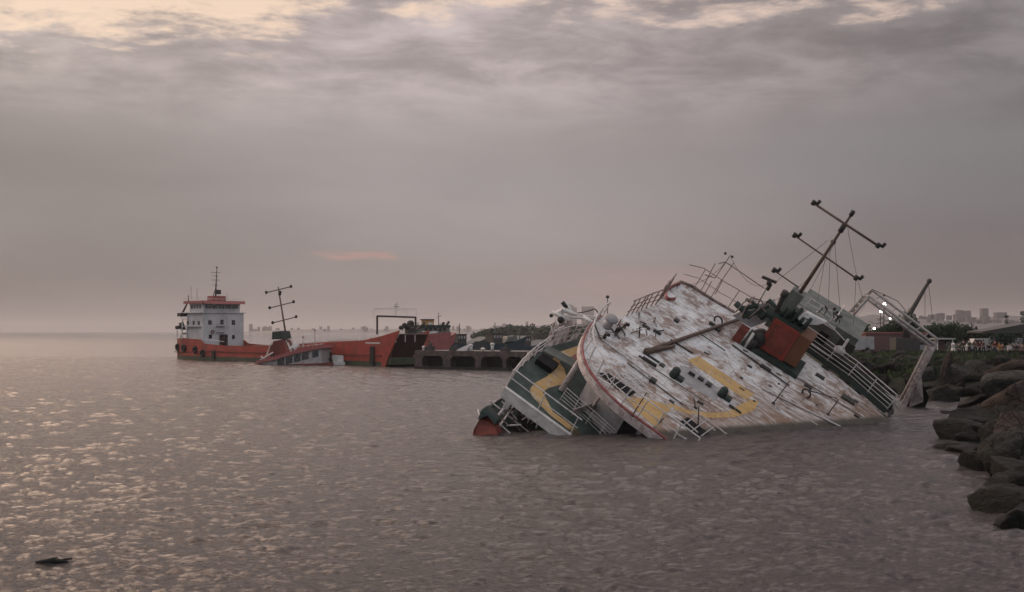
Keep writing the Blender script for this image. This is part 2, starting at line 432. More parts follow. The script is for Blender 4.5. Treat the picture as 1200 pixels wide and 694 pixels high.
# curved red edge (rub plate) of the upper deck
mb = MB()
cen = S(860, 430)
def outw(i, P):
    a = P[max(i-1, 0)]; b = P[min(i+1, len(P)-1)]; t_ = (b-a); n_ = V3((t_.y, -t_.x, 0)).normalized()
    return n_ if n_.dot(P[i]-cen) > 0 else -n_
Aw = [outw(i, arc) for i in range(len(arc))]
for i in range(len(arc)-1):
    for (o1, o2, z0, z1, mi) in ((.0, .10, -.46, -.02, 0), (-.06, .03, .0, .11, 1)):
        a, b = arc[i], arc[i+1]; na, nb = Aw[i], Aw[i+1]
        vs = [a+na*o1+ZU*z0, b+nb*o1+ZU*z0, b+nb*o2+ZU*z0, a+na*o2+ZU*z0, a+na*o1+ZU*z1, b+nb*o1+ZU*z1, b+nb*o2+ZU*z1, a+na*o2+ZU*z1]
        mb.add(vs, [(0,3,2,1), (4,5,6,7), (0,1,5,4), (1,2,6,5), (2,3,7,6), (3,0,4,7)], mi, False)
part(mb, 'curved_deck_edge', [M['pinkwhite'], M['redarc']])
railing([p-n_*.12+ZU*.1 for p, n_ in zip(arc, Aw)], h=1.15, bars=2, step=1.1, r=.04, miss=.05)
# far edge: green bulwark with rails
far = [S(*p) for p in far_px]
mb = MB()
for a, b in zip(far[1:4], far[2:4]):
    mb.par(a+V3((0, .05, .12)), b-a, (0, .05, 0), (0, 0, .32)); mb.par(a+V3((0, .6, .2)), b-a, (0, .06, 0), (0, 0, .75))
part(mb, 'bulwark', M['darkgreen'])
railing([p+V3((0, .45, .1)) for p in far[1:4]]+[S(925, 402)+V3((0, .45, .1))], h=1.35, bars=5, step=1.6, r=.032)
railing([S(*p) for p in [(872, 374), (850, 361), (836, 353), (812, 337), (795, 333)]], h=1.55, bars=2, step=1.25, r=.028, mat=M['railrust'])
mb = MB()
mb.path([S(*p)+ZU*.06 for p in [(878, 377), (850, 361), (836, 353), (812, 337), (797, 331), (786, 337)]], .10, n=7)
part(mb, 'edge_pipe', M['railrust'])
railing([S(*p) for p in [(781, 342), (775, 350), (768, 357)]], h=1.4, bars=1, step=.42, r=.035, mat=M['railrust'])
railing([S(*p) for p in [(768, 357), (752, 363), (733, 371)]], h=1.15, bars=3, step=.55, r=.04, mat=M['railrust'])
mb = MB()
pp = [S(*p) for p in [(796, 334), (785, 338), (779, 345), (781, 352), (790, 352)]]
pp = smoothline(pp, 4)
for a, b in zip(pp, pp[1:]): mb.par(a-ZU*.5, b-a, (.05, .02, 0), ZU*.75)
part(mb, 'wing_bulwark', M['redarc'])
# --- green foredeck one level down ---------------------------------
wB = -2.8
B_px = [(594, 452), (640, 487), (680, 516), (770, 580), (900, 500), (800, 440), (735, 400), (700, 384), (684, 397), (668, 400), (652, 404), (640, 408), (618, 424), (604, 438)]
B_out = [S(px, py, wB) for px, py in B_px]
mb = MB(); mb.prism([p-ZU*.22 for p in B_out], ZU*.22)
bd = part(mb, 'green_foredeck', M['green'])
wave_l = [(652, 414), (646, 424), (648, 432), (641.5, 441), (626.5, 449), (621, 456), (623, 464), (633, 475), (644, 486), (661, 499), (672, 510)]
wave_r = [(681, 404), (679, 414), (668, 419), (655, 424), (661, 432), (664, 442), (657, 451), (642, 455), (636, 460), (642, 471), (648, 483), (661, 492), (683, 510)]
mb = MB(); L = [S(px, py, wB)+ZU*.005 for px, py in wave_l]; R = [S(px, py, wB)+ZU*.005 for px, py in wave_r]
mb.prism(L+R[::-1], ZU*.006); part(mb, 'yellow_wave', M['yellow'], bd)
mb = MB(); mb.prism([S(px, py, wB)+ZU*.013 for px, py in [(672, 416), (680, 413), (678, 421), (668, 424)]], ZU*.004); part(mb, 'red_patch', M['redarc'], bd)
# white fascia on the forward edge
f0, f1 = S(592, 454, wB), S(775, 588, wB)
mb = MB(); mb.par(f0+V3((0, -.13, -.62)), f1-f0, (0, .12, 0), (0, 0, .66)); mb.par(f0+V3((0, -.17, .05)), f1-f0, (0, .2, 0), (0, 0, .05))
part(mb, 'white_fascia', M['white'])
# black box paints the dark hatch recess on the foredeck; sheet lid behind
c = S(626, 426, wB)
mb = MB(); mb.par(c, (1.1, 0, 0), (0, .9, 0), (0, 0, .35)); part(mb, 'dark_hatch_recess', M['black'])
mb = MB(); mb.par(c+V3((-.1, 1.0, .36)), (1.9, .2, .1), (0, .8, 0), (0, 0, .06)); part(mb, 'hatch_lid', M['greygreen'])
# rails around the foredeck
railing([S(px, py, wB) for px, py in [(594, 452), (640, 487), (672, 511)]], h=1.15, bars=2, step=2.2, r=.035)
railing([S(px, py, wB) for px, py in [(594, 451), (604, 438), (618, 424), (640, 408)]], h=1.0, bars=3, step=.8, r=.032)
railing([S(px, py, wB) for px, py in [(640, 407), (652, 403), (668, 399), (684, 396), (694, 390)]], h=1.2, bars=3, step=.55, r=.034)
railing([S(px, py, wB) for px, py in [(655, 470), (690, 500), (712, 520)]], h=1.0, bars=5, step=1.0, r=.02)
# mid wall under the curved edge
ins = [p-n_*1.35 for p, n_ in zip(arc, Aw)]
mb = MB()
for i in range(6, len(ins)-1):
    a, b = ins[i], ins[i+1]
    vs = [a+ZU*wB, b+ZU*wB, b-ZU*.26, a-ZU*.26]
    mb.add(vs+[v_-Aw[i]*.1 for v_ in vs], [(0,1,2,3), (7,6,5,4), (0,4,5,1), (3,2,6,7), (0,3,7,4), (1,5,6,2)], 0)
fw = part(mb, 'front_wall', M['greywall'])
mb = MB()
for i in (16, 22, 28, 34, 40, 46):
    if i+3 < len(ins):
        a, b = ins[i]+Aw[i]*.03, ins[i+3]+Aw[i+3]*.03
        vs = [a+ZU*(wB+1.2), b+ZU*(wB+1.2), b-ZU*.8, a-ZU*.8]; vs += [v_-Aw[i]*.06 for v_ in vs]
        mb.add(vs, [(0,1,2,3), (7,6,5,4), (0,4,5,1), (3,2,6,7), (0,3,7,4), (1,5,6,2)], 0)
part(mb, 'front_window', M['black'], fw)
for i in range(24, min(50, len(ins)-3), 5):  # flat black panels paint the darkness of recesses low on the wall
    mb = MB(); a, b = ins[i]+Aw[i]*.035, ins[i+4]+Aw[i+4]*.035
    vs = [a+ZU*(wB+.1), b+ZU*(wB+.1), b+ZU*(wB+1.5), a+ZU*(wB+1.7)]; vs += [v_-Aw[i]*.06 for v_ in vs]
    mb.add(vs, [(0,1,2,3), (7,6,5,4), (0,4,5,1), (3,2,6,7), (0,3,7,4), (1,5,6,2)], 0); part(mb, 'dark_recess_panel', M['black'], fw)
mb = MB()
for (p, q, r) in [((657, 458), (691, 404), .17), ((690, 484), (705, 462), .10)]:
    a = S(p[0], p[1], wB); b = S(q[0], q[1], -.42); mb.tube(a, b, r, r*.8, n=8)
split(mb, 'deck_pillar', M['pinkwhite'], wreck)
mb = MB(); a = S(668, 488, wB+.3); b = S(722, 470, wB+.7); mb.par(a, b-a, (0, .12, 0), (0, 0, .5)); part(mb, 'cross_beam', M['pinkwhite'])
# --- lowest deck, open and dark, and the red stem ------------------
wC = -5.3
C_px = [(557, 505), (562, 492), (574, 478), (592, 462), (612, 446), (640, 426), (760, 470), (800, 600), (640, 580), (575, 530)]
C_out = [S(px, py, wC) for px, py in C_px]
mb = MB(); mb.prism([p-ZU*.3 for p in C_out], ZU*.3); part(mb, 'lower_deck', M['darkgreen'])
mb = MB()
cc = S(660, 500, wC)
stem = smoothline([S(px, py, wC) for px, py in [(592, 462), (574, 478), (562, 492), (556, 505), (560, 520), (582, 540)]], 4)
for a, b in zip(stem, stem[1:]):
    oa = (a-cc).normalized()*.0
    for (z0, z1, mi, th) in ((-2.6, -.15, 0, .08), (-.15, .12, 1, .06)):
        d_ = V3(((cc-a).x, (cc-a).y, 0)).normalized()*th
        mb.par(a+ZU*z0, b-a, d_, ZU*(z1-z0), mi)
part(mb, 'red_stem', [M['hullred'], M['darkgreen']])
mb = MB()
H_out = [S(px, py, wC) for px, py in [(600, 462), (640, 432), (720, 400), (760, 380), (960, 440), (1030, 520), (900, 700), (660, 600), (590, 520)]]
mb.prism([p-ZU*4.5 for p in H_out], ZU*4.1); part(mb, 'hull', M['hullred'])
# superstructure body under the upper deck so the ship is solid from the side
cA = sum((p for p in A_out), V3())/len(A_out)
bodyA = [cA+(p-cA)*.66 for p in A_out]
mb = MB(); mb.prism([V3((p.x, p.y, wC)) for p in bodyA[18:]], ZU*(-.26-wC)); part(mb, 'deckhouse_wall', M['greywall'])
Yt = (MW @ S(570, 506, wC)).y-1.6
mb = MB(); mb.prism([D(554, 514, Yt), D(555, 504, Yt), D(562, 491, Yt+.3), D(571, 486, Yt+.6), D(579, 497, Yt+.2), D(584, 514, Yt-.2)], MI.to_3x3() @ V3((.3, 1.2, 0))); part(mb, 'bow_tip', M['hullred'])
mb = MB(); mb.prism([D(560, 492, Yt-.1), D(563, 482, Yt), D(570, 476, Yt+.3), D(583, 492, Yt), D(580, 498, Yt-.1), D(571, 487, Yt)], MI.to_3x3() @ V3((.2, .8, 0))); part(mb, 'bow_bulwark', M['darkgreen'])
# bars and frames inside the dark bow
mb = MB()
for (a, b, r) in [((578, 473), (624, 510), .04), ((609, 466), (582, 504), .05), ((597, 460), (573, 475), .06), ((604, 462), (590, 486), .06), ((588, 470), (606, 492), .03),
                  ((634, 486), (628, 502), .04), ((612, 474), (640, 497), .03), ((620, 468), (612, 486), .035), ((573, 486), (598, 508), .03), ((560, 480), (563, 492), .03),
                  ((598, 470), (580, 492), .09), ((650, 500), (644, 511), .03), ((626, 478), (618, 496), .03), ((574, 470), (588, 481), .05)]:
    mb.tube(S(a[0], a[1], wC+1.0+random.uniform(-.3, .4)), S(b[0], b[1], wC+.5+random.uniform(-.3, .5)), r, n=6)
split(mb, 'broken_frame', M['rail'], wreck)
mb = MB()
for i in range(16):
    px = random.uniform(585, 655); py = random.uniform(478, 506)
    a = S(px, py, wC+.1); mb.par(a, (random.uniform(.2, .9), random.uniform(-.2, .2), 0), (0, random.uniform(.2, .6), 0), (0, 0, random.uniform(.2, .9)))
split(mb, 'deck_machine', M['dark'], wreck)
mb = MB(); c = S(596, 469, wC+.9); mb.par(c, (.5, .1, .1), (0, .3, 0), (0, 0, .5)); mb.par(S(588, 478, wC+.9), (.35, 0, .1), (0, .2, 0), (0, 0, .6)); split(mb, 'white_fitting', M['white'], wreck)
# --- clutter at the high corner: winch, horizontal boom, lamps ------
YB = S(700, 380).y
wl = at(660, 373, 72); 
mb = MB(); mb.tube(D(662, 371, 71), D(752, 378, 70.5), .10, .07, n=8); mb.tube(D(662, 366, 71), D(700, 372, 70.6), .05, n=6); mb.tube(D(683, 371, 70.5), D(697, 380, 70.2), .12, n=8)
part(mb, 'cargo_boom', M['white'])
mb = MB()
mb.tube(D(652, 370, 71.6), D(668, 356, 71.3), .16, .12, n=8); mb.tube(D(658, 362, 71), D(676, 370, 71), .14, n=8)
mb.tube(D(647, 366, 71.2), D(668, 376, 70.9), .12, n=8); mb.tube(D(664, 356, 71.3), D(671, 368, 71), .09, n=8); mb.ball(D(656, 368, 71.2), .28, (1, .7, .9))
wn = part(mb, 'winch', M['white'])
mb = MB(); mb.ball(D(646, 370, 71.2), .12); mb.tube(D(659, 354, 71.2), D(664, 361, 71.2), .13, n=8); mb.ball(D(657, 375, 70.7), .22, (1, .6, 1)); split(mb, 'winch_drum', M['lamp'], wn)
mb = MB()
for a, b in [((660, 373), (648, 405)), ((668, 374), (655, 400)), ((650, 378), (642, 402))]: mb.tube(D(*a, 71.3), D(*b, 71.8), .10, n=6)
mb.par(D(648, 400, 71.6), V3((.7, .1, 0)), V3((0, .2, .1)), D(657, 374, 71.2)-D(648, 400, 71.6)); part(mb, 'winch_support', M['pinkwhite'])
mb = MB(); mb.path([D(*p) for p in [(672, 368, 71), (688, 365, 71), (697, 362, 71), (706, 372, 71)]], .035)
part(mb, 'cable', M['dark'])
mb = MB(); c = S(711, 384); mb.tube(c, c+ZU*.6, .25, n=12); mb.ball(c+ZU*.65, .42, (1, 1, .55), 14, 8); part(mb, 'mushroom_vent', M['greywall'], label='round grey mushroom vent by the curved edge')
for (px, py) in [(722, 389), (708, 396), (731, 384)]:
    mb = MB(); c = S(px, py); mb.tube(c, c+ZU*.3, .10, n=10); mb.tube(c+ZU*.3, c+V3((.2, -.2, .42)), .10, n=10); part(mb, 'bollard', M['dark'])
mb = MB()
for a, b, r in [((725, 380), (733, 393), .04), ((716, 385), (726, 397), .05), ((734, 378), (722, 392), .05), ((696, 378), (704, 398), .05)]: mb.tube(S(*a, .3), S(*b, .1), r)
split(mb, 'loose_bar', M['dark'], wreck)
# --- things lying or standing on the upper deck ---------------------
mb = MB(); mb.tube(S(757, 412, .16), S(872, 372, .22), .13, .11, n=8); mb.tube(S(757, 412, .16), S(790, 406, .12), .2, .1, n=8); part(mb, 'fallen_derrick', M['rustpipe'], label='rusty derrick pipe lying across the deck')
def stick(a, b, r=.04, mat='dark', name='stanchion'):
    mb = MB(); base = S(*a, 0.0); Ybase = (MW @ base).y
    mb.tube(base, D(b[0], b[1], Ybase-.4), r, r*.8, n=6); mb.tube(base, base+ZU*.05, r*3, n=8)
    return part(mb, name, M[mat])
for a, b, m_ in [((741, 487), (758, 460), 'dark'), ((818, 499), (819, 476), 'dark'), ((815, 478), (813, 466), 'dark'), ((906, 473), (925, 447), 'dark'), ((949, 458), (981, 467), 'dark'), ((970, 486), (983, 468), 'dark'), ((766, 503), (778, 490), 'dark')]: stick(a, b, .035, m_)
mb = MB()
for a, b in [((727, 447), (756, 443)), ((775, 470), (818, 507)), ((800, 470), (856, 512)), ((912, 470), (958, 498))]: mb.tube(S(*a, .25), S(*b, .12), .03)
split(mb, 'slack_line', M['rail'], wreck)
for (px, py, r) in [(789, 441, .28), (845, 464, .27)]:
    mb = MB(); c = S(px, py)
    mb.tube(c, c+ZU*.5, r, r*.85, n=10); mb.ball(c+ZU*.5, r*.8, (1, 1, .5)); mb.box(c.x+.22, c.x+.6, c.y-.2, c.y+.2, 0.004, .2); part(mb, 'capstan', M['darkgreen'])
mb = MB()
for (px, py, l, wd) in [(789, 376, .3, .3), (765, 388, .5, .2), (752, 382, .5, .2), (748, 418, 1.1, .12), (753, 414, 1.1, .1), (752, 421, .9, .1), (772, 428, .3, .3), (817, 444, .35, .25), (826, 451, .35, .3), (806, 438, .4, .12), (942, 452, .5, .4), (873, 352, .4, .3), (962, 430, .5, .25), (955, 440, .6, .3), (985, 466, .9, .5), (760, 447, .35, .35), (836, 386, .4, .3), (830, 380, .4, .2), (1000, 470, .3, .2), (925, 437, .4, .2), (890, 430, .7, .25)]:
    c = S(px, py); mb.par(c+ZU*.003, (l, 0, 0), (0, wd, 0), (0, 0, random.uniform(.06, .2)))
split(mb, 'deck_fitting', M['dark'], wreck)
for (px, py, R) in [(943, 464, .28), (840, 379, .3)]:
    mb = MB(); c = S(px, py)+ZU*.2; mb.torus(c, R, .06, (.3, 1, .2)); part(mb, 'mooring_ring', M['dark'])
g2 = random.Random(12)
for k in range(34):
    px, py = g2.uniform(692, 775), g2.uniform(374, 402)
    if py < 380+(px-703)*-.42+6: continue
    c = S(px, py); mb = MB(); mb.tube(c+ZU*.05, c+V3((g2.uniform(-.4, .5), g2.uniform(-.4, .4), g2.uniform(.05, .6))), g2.uniform(.02, .06), n=5); part(mb, 'loose_bar', M[g2.choice(['dark', 'rail', 'railrust'])])
for (a, b, r, m_) in [((706, 398), (770, 446), .04, 'rail'), ((786, 398), (812, 414), .05, 'dark'), ((760, 428), (826, 470), .03, 'railrust'), ((858, 404), (925, 452), .045, 'dark'), ((822, 392), (850, 411), .03, 'dark'), ((893, 455), (985, 500), .05, 'rail'), ((735, 425), (800, 474), .03, 'dark'), ((930, 440), (1010, 488), .035, 'railrust')]:
    mb = MB(); p, q = S(*a, .07), S(*b, .07); mb.tube(p, q, r, n=6)
    part(mb, 'deck_pipe', M[m_])
for k in range(30):
    px = g2.uniform(770, 1005); py = g2.uniform(350, 500)
    lo, hi = 335+(px-795)*.64+12, 508-(px-850)*.08
    if not lo < py < hi-6: continue
    c = S(px, py); mb = MB(); l_, w2 = g2.uniform(.1, .4), g2.uniform(.05, .15); mb.par(c+ZU*.003, (l_, g2.uniform(-.05, .1), 0), (0, w2, 0), (0, 0, g2.uniform(.03, .12))); part(mb, 'deck_fitting', M[g2.choice(['dark', 'dark', 'railrust', 'darkgreen'])])
for k in range(26):                                    # wreckage hanging about the bow
    px, py = g2.uniform(562, 640), g2.uniform(466, 507)
    if py < 486-(px-562)*.45 or py < 458+(px-594)*.72+8: continue
    c = S(px, py, wC+.7); mb = MB(); mb.tube(c, c+V3((g2.uniform(-.9, 1.2), g2.uniform(-.6, .8), g2.uniform(-.6, .8))), g2.uniform(.02, .05), n=5); part(mb, 'broken_frame', M[g2.choice(['dark', 'rail', 'railrust'])])
for k in range(22):
    px, py = g2.uniform(642, 700), g2.uniform(378, 404)
    if py > 404-(px-642)*.22: continue
    c = S(px, py, wB+1.0); mb = MB(); mb.tube(c, c+V3((g2.uniform(-.5, .6), g2.uniform(-.6, .6), g2.uniform(-.7, .5))), g2.uniform(.02, .05), n=5); part(mb, 'broken_frame', M[g2.choice(['rail', 'rail', 'railrust'])])
# dark hatchways with white bars near the edge
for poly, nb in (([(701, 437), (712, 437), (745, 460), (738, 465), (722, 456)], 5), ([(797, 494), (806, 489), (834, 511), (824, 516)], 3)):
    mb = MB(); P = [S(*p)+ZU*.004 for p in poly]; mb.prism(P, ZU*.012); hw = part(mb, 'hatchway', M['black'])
    mb = MB(); a, b, c2, d2 = P[0], P[1], P[2], P[-2] if len(P) > 4 else P[3]
    for k in range(nb):
        t_ = (k+.5)/nb; q0 = P[0].lerp(P[-2] if len(P) > 4 else P[3], t_); q1 = P[1].lerp(P[2], t_); mb.tube(q0+V3((0, -.1, .0)), q1+V3((.1, .3, .35)), .03, n=5)
    mb.tube(P[1]+ZU*.4, P[2]+ZU*.4, .03, n=5); part(mb, 'hatch_bar', M['rail'], hw)
# --- funnel ----------------------------------------------------------
c = S(884, 411)
mb = MB(); mb.par(c+V3((-.9, -.35, .004)), (3.9, 0, 0), (0, 2.2, 0), (0, 0, .28)); part(mb, 'funnel_plinth', M['darkgreen'])
fx = V3((1.75, 0, 0)); fy = V3((0, 1.7, 0)); fz = V3((0, .15, 2.15))
mb = MB(); cf = c+ZU*.36
mb.par(cf, fx, fy, fz, 0)
mb.par(cf+V3((1.76, .05, .1)), (.85, 0, 0), fy*.9, fz*.92, 1)
mb.par(cf+fz+V3((-.06, .1, .003)), (1.87, 0, 0), (0, 1.75, 0), (0, 0, .10), 2)
fn = part(mb, 'funnel', [M['funnel'], M['funnelside'], M['darkgreen']], label='square red funnel with rusty side')
mb = MB(); mb.par(cf+V3((.22, -.03, .3)), (1.3, 0, 0), (0, .026, 0), (0, .1, 1.55)); part(mb, 'funnel_panel', M['hullred'], fn)
mb = MB()
for k in range(5): mb.tube(cf+fz+V3((.2+.38*k, .5+.2*(k % 2), .08)), cf+fz+V3((.3+.38*k, .5, .75+.25*(k % 3))), .14, .11, n=8)
mb.par(cf+fz+V3((-.1, .8, .1)), (2.0, 0, 0), (0, .7, 0), (0, 0, .6)); part(mb, 'exhaust_pipes', M['darkgreen'], fn)
c2 = S(857, 398)
mb = MB(); mb.par(c2+ZU*.02, (.55, 0, 0), (0, .6, 0), (.05, .05, 1.0)); part(mb, 'red_locker', M['hullred'])
mb = MB(); mb.tube(S(873, 407), S(873, 407)+ZU*1.1, .1, n=8); part(mb, 'white_post', M['white'])
mb = MB(); q = S(879, 409)+ZU*.75; mb.tube(q, q+V3((.15, .8, 0)), .52, n=14); mb.tube(q-ZU*.7, q, .3, n=8); part(mb, 'black_drum', M['lamp'])
# --- deckhouse behind ------------------------------------------------
b0 = S(913, 392)+V3((0, .8, -.4))
mb = MB(); hx, hy, hz = V3((4.3, 0, 0)), V3((0, 3.0, 0)), V3((0, 0, 2.6))
mb.par(b0, hx, hy, hz)
dh = part(mb, 'wheelhouse', M['greygreen'])
mb = MB(); mb.par(b0+hz+V3((-.2, -.4, .003)), (2.9, 0, 0), (0, 2.2, 0), (0, 0, .12)); mb.par(b0+hz+V3((-.2, -.46, -.1)), (2.9, 0, 0), (0, .05, 0), (0, 0, .26)); part(mb, 'roof', M['greygreen'], dh)
mb = MB(); mb.par(b0+hz+V3((-.22, -.5, -.12)), (2.95, 0, 0), (0, .03, 0), (0, 0, .24)); part(mb, 'roof_edge', M['white'], dh)
mb = MB(); mb.par(b0+V3((2.05, -.04, .75)), (.62, 0, 0), (0, .03, 0), (0, 0, 1.05)); part(mb, 'door', M['black'], dh)
mb = MB(); mb.par(b0+V3((.3, -.04, 1.1)), (.9, 0, 0), (0, .03, 0), (0, 0, .9)); mb.par(b0+V3((3.3, -.04, 1.5)), (1.1, 0, 0), (0, .03, 0), (0, 0, .6)); split(mb, 'window', M['dark'], dh)
mb = MB(); mb.prism([D(934, 372, 72), D(945, 366, 72.0), D(968, 378, 72), D(958, 381, 72), D(940, 380, 72)], (0, .3, 0)); part(mb, 'awning', M['white'], dh)
rz0 = b0+hz+V3((-.2, -.4, .16))
railing([rz0+V3((.6, 0, 0)), rz0+V3((2.6, 0, 0)), rz0+V3((2.6, 1.9, 0))], h=.7, bars=2, step=.9, r=.03)
mb = MB()
for i in range(9):
    px, py = random.uniform(958, 985), random.uniform(352, 368)
    if py < 345+(px-943)*.55: py = 345+(px-943)*.6+random.uniform(0, 5)
    mb.tube(D(px, py, 73), D(px+random.uniform(-5, 5), py+random.uniform(3, 9), 73.4), random.uniform(.02, .06), n=6)
mb.ball(D(985, 371, 73), .12); mb.ball(D(978, 362, 73), .12); mb.ball(D(981, 366, 73), .1)
part(mb, 'roof_gear', M['dark'], dh)
mb = MB()
for (a, b, r) in [((862, 355), (880, 372), .2), ((868, 362), (888, 358), .15), ((870, 371), (900, 361), .18), ((880, 352), (893, 368), .12), ((890, 372), (908, 358), .25), ((900, 352), (912, 366), .2), ((905, 372), (925, 382), .3), ((898, 364), (915, 374), .35)]:
    mb.tube(D(*a, 72.5), D(*b, 72.5), r, n=7)
split(mb, 'deck_gear', M['darkgreen'], wreck)
mb = MB()
for pts in [[(868, 372), (874, 360), (884, 350), (892, 352), (896, 360)], [(862, 366), (872, 354), (884, 348)], [(878, 372), (892, 360), (898, 366)], [(921, 356), (928, 344), (936, 341)], [(888, 362), (900, 356), (908, 364)]]:
    mb.path([D(*p, 72.3) for p in pts], .045, n=5)
split(mb, 'bent_rail', M['railrust'], wreck)
mb = MB(); mb.prism([D(858, 370, 73.2), D(878, 360, 73.2), D(905, 352, 73.2), D(912, 372, 73.2), D(880, 384, 73.2)], (0, .4, 0)); part(mb, 'grey_housing', M['greywall'])
# exhaust pipe with dark tip
mb = MB(); mb.tube(D(909, 366, 71.5), D(918, 347, 70.8), .12, .16, n=8); mb.tube(D(918, 347, 70.8), D(921, 342, 70.6), .22, n=8); part(mb, 'exhaust_stack', M['lamp'])
# radar post
mb = MB(); mb.tube(S(876, 378), D(901, 332, 70.5), .075, .06, n=8); mb.box(0, 0, 0, 0, 0, 0)
rp = part(mb, 'radar_post', M['rail'])
mb = MB(); a, b = D(892, 326, 70.4), D(909, 333, 70.3); mb.par(a, b-a, (0, .12, 0), (0, 0, .16)); mb.tube(D(901, 334, 70.5), D(902, 328, 70.4), .16, n=8); mb.tube(D(899, 340, 70.5), D(903, 333, 70.5), .12, n=8); part(mb, 'radar_scanner', M['dark'], rp)
# thin antenna frame with two small lamps
mb = MB()
yf = 76
for pts in [[(838, 326), (856, 299)], [(845, 330), (860, 308)], [(842, 309), (850, 307), (900, 341)], [(826, 322), (838, 326)], [(822, 340), (838, 309)], [(838, 345), (846, 330)], [(850, 307), (846, 314)], [(826, 344), (834, 330)]]:
    mb.path([D(*p, yf) for p in pts], .035, n=5)
an = part(mb, 'antenna_frame', M['railrust'])
for (px, py) in [(850, 297), (858, 301)]:
    mb = MB(); mb.ball(D(px, py, yf), .09); part(mb, 'lamp', M['lamp'], an)
# --- mast ------------------------------------------------------------
mY = 72.0
ma, mb2, mt = D(905, 384, mY+1.2), D(937, 344, mY), D(998, 251, mY-3.0)
mb = MB(); mb.par(ma-V3((.5, .3, 0)), V3((.85, 0, 0)), V3((0, .7, 0)), (mb2-ma)*1.03)
mbx = part(mb, 'mast_trunk', M['greygreen'])
mb = MB(); mb.tube(mb2-(mt-mb2)*.05, mt, .13, .075, n=9); mst = part(mb, 'mast_pole', M['rustpipe'])
mb = MB(); mb.tube(mt-(mt-mb2).normalized()*.1, mt+(mt-mb2).normalized()*.22, .14, n=8); mb.tube(mt-(mt-mb2).normalized()*1.25, mt-(mt-mb2).normalized()*.8, .17, n=8); mb.tube(D(974, 282, 70.4), D(979, 285, 70.4), .1); split(mb, 'mast_lantern', M['lamp'], mst)
for (a, b, Y1, Y2, r) in [((953, 238), (1029, 288), 69.8, 68.8, .075), ((931, 276), (1003, 326), 71.2, 70.2, .055), ((907, 317), (936, 337), 72.2, 71.9, .045)]:
    mb = MB(); p, q = D(*a, Y1), D(*b, Y2); mb.tube(p, q, r, n=7); cr = part(mb, 'crosstree', M['rustpipe'], mst)
    for e_ in ((p, q) if r > .05 else (p,)):
        l_ = MB(); l_.tube(e_-ZU*.12, e_+ZU*.16, .13, n=8); l_.tube(e_+V3((.22, 0, .05)), e_+V3((.28, 0, .34)), .10, n=8); l_.tube(e_+V3((-.1, 0, .03)), e_+V3((.3, 0, .03)), .03); part(l_, 'lamp', M['lamp'], cr)
mb = MB()
for a, b in [((978, 282, 70.4), (985, 368, 73)), ((973, 285, 70.4), (971, 355, 73)), ((990, 262, 69.5), (948, 343, 73)), ((970, 282, 70), (912, 328, 72)), ((912, 328, 72), (895, 342, 72)), ((967, 303, 70.8), (958, 352, 73))]:
    mb.tube(D(*a), D(*b), .012, n=4)
split(mb, 'stay_wire', M['dark'], mst)
def sag(a, b, drop, r=.014, n=9):
    mb = MB(); P = []
    for k in range(n+1):
        t_ = k/n; p = a.lerp(b, t_); P.append(p+(MI.to_3x3() @ V3((0, 0, -drop*4*t_*(1-t_)))))
    mb.path(P, r, n=4); return mb
for a, b, dr in [(D(992, 258, 69.4), D(1012, 352, 84), .5), (D(967, 303, 70.8), D(880, 352, 73), .9), (D(857, 303, 76), D(903, 331, 70.5), .8), (D(752, 378, 70.5), D(795, 333, 76), 1.2), (D(985, 366, 73), D(1019, 347, 84.6), .8), (D(1003, 326, 70.2), D(1000, 380, 75), .3), (D(795, 333, 76), D(850, 308, 76), .5)]:
    part(sag(a, b, dr), 'slack_rope', M['dark'])
# --- stern gallows frame ----------------------------------------------
g = [D(982, 390, 86.5), D(1019, 347, 84.6), D(1096, 405, 83.6), D(1063, 470, 86.2)]
off = V3((-.35, .55, -.45))
mb = MB()
for q in (g, [p+off for p in g]): mb.path(q, .11, n=7)
off2 = V3((-.05, 1.0, .1))
mb.path([p+off2 for p in g], .09, n=6)
for a_, b_ in zip(g, g[1:]):
    for k in range(9):
        p = a_.lerp(b_, k/8); q = a_.lerp(b_, min(1, (k+.5)/8)); mb.tube(p, q+off, .045, n=4); mb.tube(p+off, p+off2, .04, n=4)
gf = part(mb, 'stern_gallows', M['gallows'])
mb = MB(); d_ = (g[2]-g[3]); mb.par(g[3]-d_*.06+V3((-.28, -.2, 0)), V3((.34, 0, 0)), V3((0, .35, 0)), d_*.99)
part(mb, 'gallows_leg', M['pinkwhite'], gf)
mb = MB(); mb.path([D(1018, 343, 84.6), D(1022, 339, 84.6), D(1052, 353, 84.3), D(1062, 365, 84.2)], .03, n=5); mb.ball(D(1036, 346, 84.4), .1); part(mb, 'handrail', M['railrust'], gf)
mb = MB(); mb.prism([D(1064, 474, 87), D(1080, 447, 86), D(1089, 466, 86.3), D(1082, 482, 87)], (0, .0, -.5)); part(mb, 'gallows_foot', M['black'], gf)
mb = MB(); mb.prism([D(1072, 452, 85.6), D(1080, 440, 85.5), D(1082, 468, 86), D(1066, 474, 86.5)], (.1, 0, -.2)); part(mb, 'foot_plate', M['pinkwhite'], gf)
